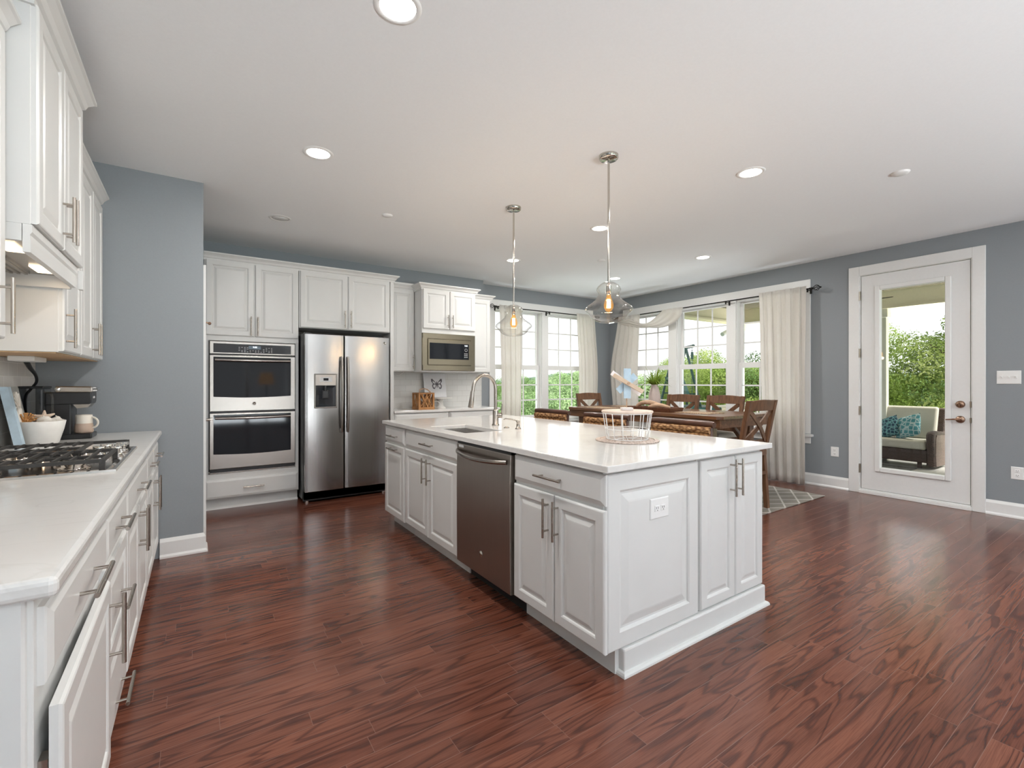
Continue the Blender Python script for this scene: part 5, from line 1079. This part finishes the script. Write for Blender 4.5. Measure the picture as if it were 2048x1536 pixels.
# ceiling fan over the porch
t = T('ceiling_fan', 'brown porch ceiling fan, one blade tip showing in the door glass', 'ceiling fan', (8.4, 3.2, 2.885))
obj('downrod', B().cyl((8.4, 3.2, 2.885), (8.4, 3.2, 2.58), .015).lathe((8.4, 3.2, 2.885), [(.07, 0), (.06, -.05), (.02, -.06)], 20), 'bronze', t); obj('motor', B().lathe((8.4, 3.2, 2.5), [(0, -.06), (.08, -.05), (.11, 0), (.08, .07), (0, .08)], 24), 'bronze', t)
for k in range(5):
    a = -pi/2+2*pi*k/5; d = Vector((cos(a), sin(a), 0)); s_ = Vector((-sin(a), cos(a), .2)); c = Vector((8.4, 3.2, 2.5)); pl = [(.14, -.045), (.30, -.06), (.58, -.068), (.66, -.045), (.69, 0), (.66, .045), (.58, .068), (.30, .06), (.14, .045)]
    obj('blade', B().prism(pl, -.004, .004, lambda x, y, z: tuple(c+d*x+s_*y+Vector((0, 0, z)))), 'soffit_brown', t)
one('downspout', B().tube([(10.55, 6.20, 2.80), (10.55, 6.20, 2.62), (10.50, 6.20, 2.52), (10.2, 6.19, 2.42), (10.05, 6.19, 2.36)], .05, 12), 'gutter_white', 'grey-white downspout elbow under the porch eave', 'downspout')
# porch swing on a green frame
t = T('porch_swing', 'dark green A-frame porch swing with hanging slatted bench, outside the wide window', 'swing', (7.3, 5.27, PF))
Z1 = 1.87; NE = Vector((6.95, 4.80, 0)); d = Vector((.6, .8, 0)); nrm = Vector((.8, -.6, 0)); zz = Vector((0, 0, 1))
obj('top_bar', B().tube([NE+zz*Z1, NE+d*1.25+zz*Z1], .028, 10), 'swing_green', t)
for q in (.40, 1.12):
    e = NE+d*q
    for s_ in (-1, 1): obj('leg', B().tube([e+zz*Z1, e+nrm*s_*.50+zz*PF], .022, 10), 'swing_green', t)
    obj('brace', B().cyl(e+nrm*.20+zz*1.05, e-nrm*.20+zz*1.05, .014, 10), 'swing_green', t)
for q in (.07, 1.0):
    e = NE+d*q; ch = B(); n = 24
    for i in range(n):
        z = Z1-.03-(i+.5)*.044; ch.tube([e+Vector((.010*cos(a) if i % 2 else 0, 0 if i % 2 else .010*cos(a), z+.028*sin(a))) for a in [2*pi*k/10 for k in range(10)]], .0035, 6, closed=True)
    ch.cyl(e+zz*(Z1-.22), e+zz*(Z1-.10), .022, 12); obj('chain', ch, 'swing_green', t)
o = NE+d*.10
for i in range(7):
    z = 1.33-.065*i; k = nrm*(-.16+.03*i); obj('back_slat', B().bar(o+k+zz*z, o+d*.95+k+zz*z, .015, .05), 'swing_green', t)
for i in range(6):
    k = nrm*(.04+.085*i); obj('seat_slat', B().bar(o+k+zz*.82, o+d*.95+k+zz*.82, .07, .018), 'swing_green', t)
for q in (0, .95): obj('bench_end', B().bar(o+d*q-nrm*.17+zz*1.36, o+d*q+nrm*.04+zz*.80, .03, .04).bar(o+d*q+zz*.795, o+d*q+nrm*.50+zz*.795, .03, .04), 'swing_green', t)
# ---- ground, hills and trees
GZ = -3.2
S(obj('lawn', B().box(-30, 120, -60, 160, GZ-.2, GZ), 'grass'))
def hill(name, pts, mat):
    n = len(pts); vs = []
    for x, y, h in pts: vs += [(x, y, GZ), (x, y, GZ+h), (x*1.12, y*1.12, GZ+h*.8), (x*1.12, y*1.12, GZ)]
    b = B().add(vs, [(4*i+k, 4*i+k+1, 4*i+5+k, 4*i+4+k) for i in range(n-1) for k in range(3)], True); S(obj(name, b, mat))
random.seed(9)
hill('far_hills', [(95*cos(a), 95*sin(a), 4.9+.9*sin(a*9)+.5*sin(a*23+1)) for a in [radians(-5+i*1.5) for i in range(60)]], 'hill_green')
def crown(seed, blobs, nleaf, size):
    rnd = random.Random(seed); vs = []; fs = []
    tot = sum(r*r for *_, r in blobs)
    for bx, by, bz, r in blobs:
        for _ in range(int(nleaf*r*r/tot)):
            u = rnd.uniform(-1, 1); a = rnd.uniform(0, 2*pi); q = sqrt(1-u*u); rr = r*(rnd.uniform(.72, 1.06)); p = Vector((bx+rr*q*cos(a), by+rr*q*sin(a), bz+rr*u*.9))
            n_ = Vector((q*cos(a)+rnd.uniform(-.8, .8), q*sin(a)+rnd.uniform(-.8, .8), u+rnd.uniform(-.4, 1.0))).normalized(); t1 = n_.orthogonal().normalized(); t1 = Matrix.Rotation(rnd.uniform(0, 6.28), 3, n_) @ t1; t2 = n_.cross(t1); s = size*rnd.uniform(.6, 1.3)
            k = len(vs); vs += [p-t1*s, p+t2*s*.55, p+t1*s, p-t2*s*.55]; fs.append((k, k+1, k+2, k+3))
    return B().add(vs, fs)
def blobset(seed, w, h, n):
    rnd = random.Random(seed); out = [(0, 0, h*.55, w*.62)]
    for _ in range(n):
        a = rnd.uniform(0, 6.28); z = rnd.uniform(.18, .95); rad = w*.8*sqrt(max(.05, 1-((z-.42)/.6)**2)); q = rnd.uniform(.5, 1); out.append((rad*q*cos(a), rad*q*sin(a), h*z, w*rnd.uniform(.16, .34)))
    return out
GT = 'leafy trees beyond the porch and lawn'
PROTO = []
def tree_proto(seed, w, h, leaf, mat, n=26, cnt=15000):
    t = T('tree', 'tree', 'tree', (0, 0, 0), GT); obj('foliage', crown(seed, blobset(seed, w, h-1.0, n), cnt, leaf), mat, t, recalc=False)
    for v in t.children[0].data.vertices: v.co.z += 1.0
    rnd = random.Random(seed); b = B().tube([(0, 0, 0), (.05, .02, h*.35), (-.03, .05, h*.75)], [.16, .11, .04], 8)
    for k in range(6):
        a = k*1.05; z = h*(.3+.07*k); b.tube([(0, 0, z), (w*.35*cos(a), w*.35*sin(a), z+h*.12), (w*.62*cos(a), w*.62*sin(a), z+h*.2)], [.06, .04, .015], 6)
    obj('trunk', b, 'bark', t); PROTO.append([t, False]); return t
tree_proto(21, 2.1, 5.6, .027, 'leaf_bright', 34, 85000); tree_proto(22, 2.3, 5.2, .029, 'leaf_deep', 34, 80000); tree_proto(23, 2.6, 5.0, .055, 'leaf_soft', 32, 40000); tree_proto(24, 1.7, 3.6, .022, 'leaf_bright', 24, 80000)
def tree(k, x, y, s, rz, lab, sz=None):
    p = PROTO[k]
    if not p[1]: o = p[0]; p[1] = True
    else: o = copy_tree(p[0])
    o.location = (x, y, GZ); o.rotation_euler = (0, 0, rz); o.scale = (s, s, sz or s); o['label'] = lab
# through the back window
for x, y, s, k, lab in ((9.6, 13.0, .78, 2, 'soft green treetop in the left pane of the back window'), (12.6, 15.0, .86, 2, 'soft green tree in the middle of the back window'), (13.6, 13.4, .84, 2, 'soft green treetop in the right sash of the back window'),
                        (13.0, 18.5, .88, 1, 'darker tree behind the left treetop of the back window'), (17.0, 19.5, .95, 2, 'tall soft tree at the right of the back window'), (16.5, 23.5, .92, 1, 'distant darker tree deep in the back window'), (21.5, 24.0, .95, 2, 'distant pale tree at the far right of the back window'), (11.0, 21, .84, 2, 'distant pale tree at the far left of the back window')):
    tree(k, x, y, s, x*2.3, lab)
# through the wide window
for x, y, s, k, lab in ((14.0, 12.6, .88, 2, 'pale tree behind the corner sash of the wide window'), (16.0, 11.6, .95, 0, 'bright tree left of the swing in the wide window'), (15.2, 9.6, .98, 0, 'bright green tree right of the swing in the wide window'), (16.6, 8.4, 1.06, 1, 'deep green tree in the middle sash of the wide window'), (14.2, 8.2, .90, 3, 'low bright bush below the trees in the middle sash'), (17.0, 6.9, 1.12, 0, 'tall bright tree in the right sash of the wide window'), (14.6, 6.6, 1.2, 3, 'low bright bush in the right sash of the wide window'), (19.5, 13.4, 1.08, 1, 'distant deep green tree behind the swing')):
    tree(k, x, y, s, y*3.1, lab)
# through the door
for x, y, s, k, lab in ((17.6, 7.05, 1.22, 0, 'tree at the left of the door glass with loose branches'), (21.5, 5.3, .86, 1, 'deep green tree in the middle of the door glass'), (16.5, 2.45, 1.36, 0, 'tall bright tree at the right of the door glass'), (14.0, 4.3, 1.02, 3, 'bright bush low in the left of the door glass'), (13.8, 2.95, 1.06, 3, 'bright bush low in the right of the door glass, above the loveseat'), (23, 6.4, .95, 1, 'distant tree behind the left tree of the door glass')):
    tree(k, x, y, s, x*1.7+y, lab)
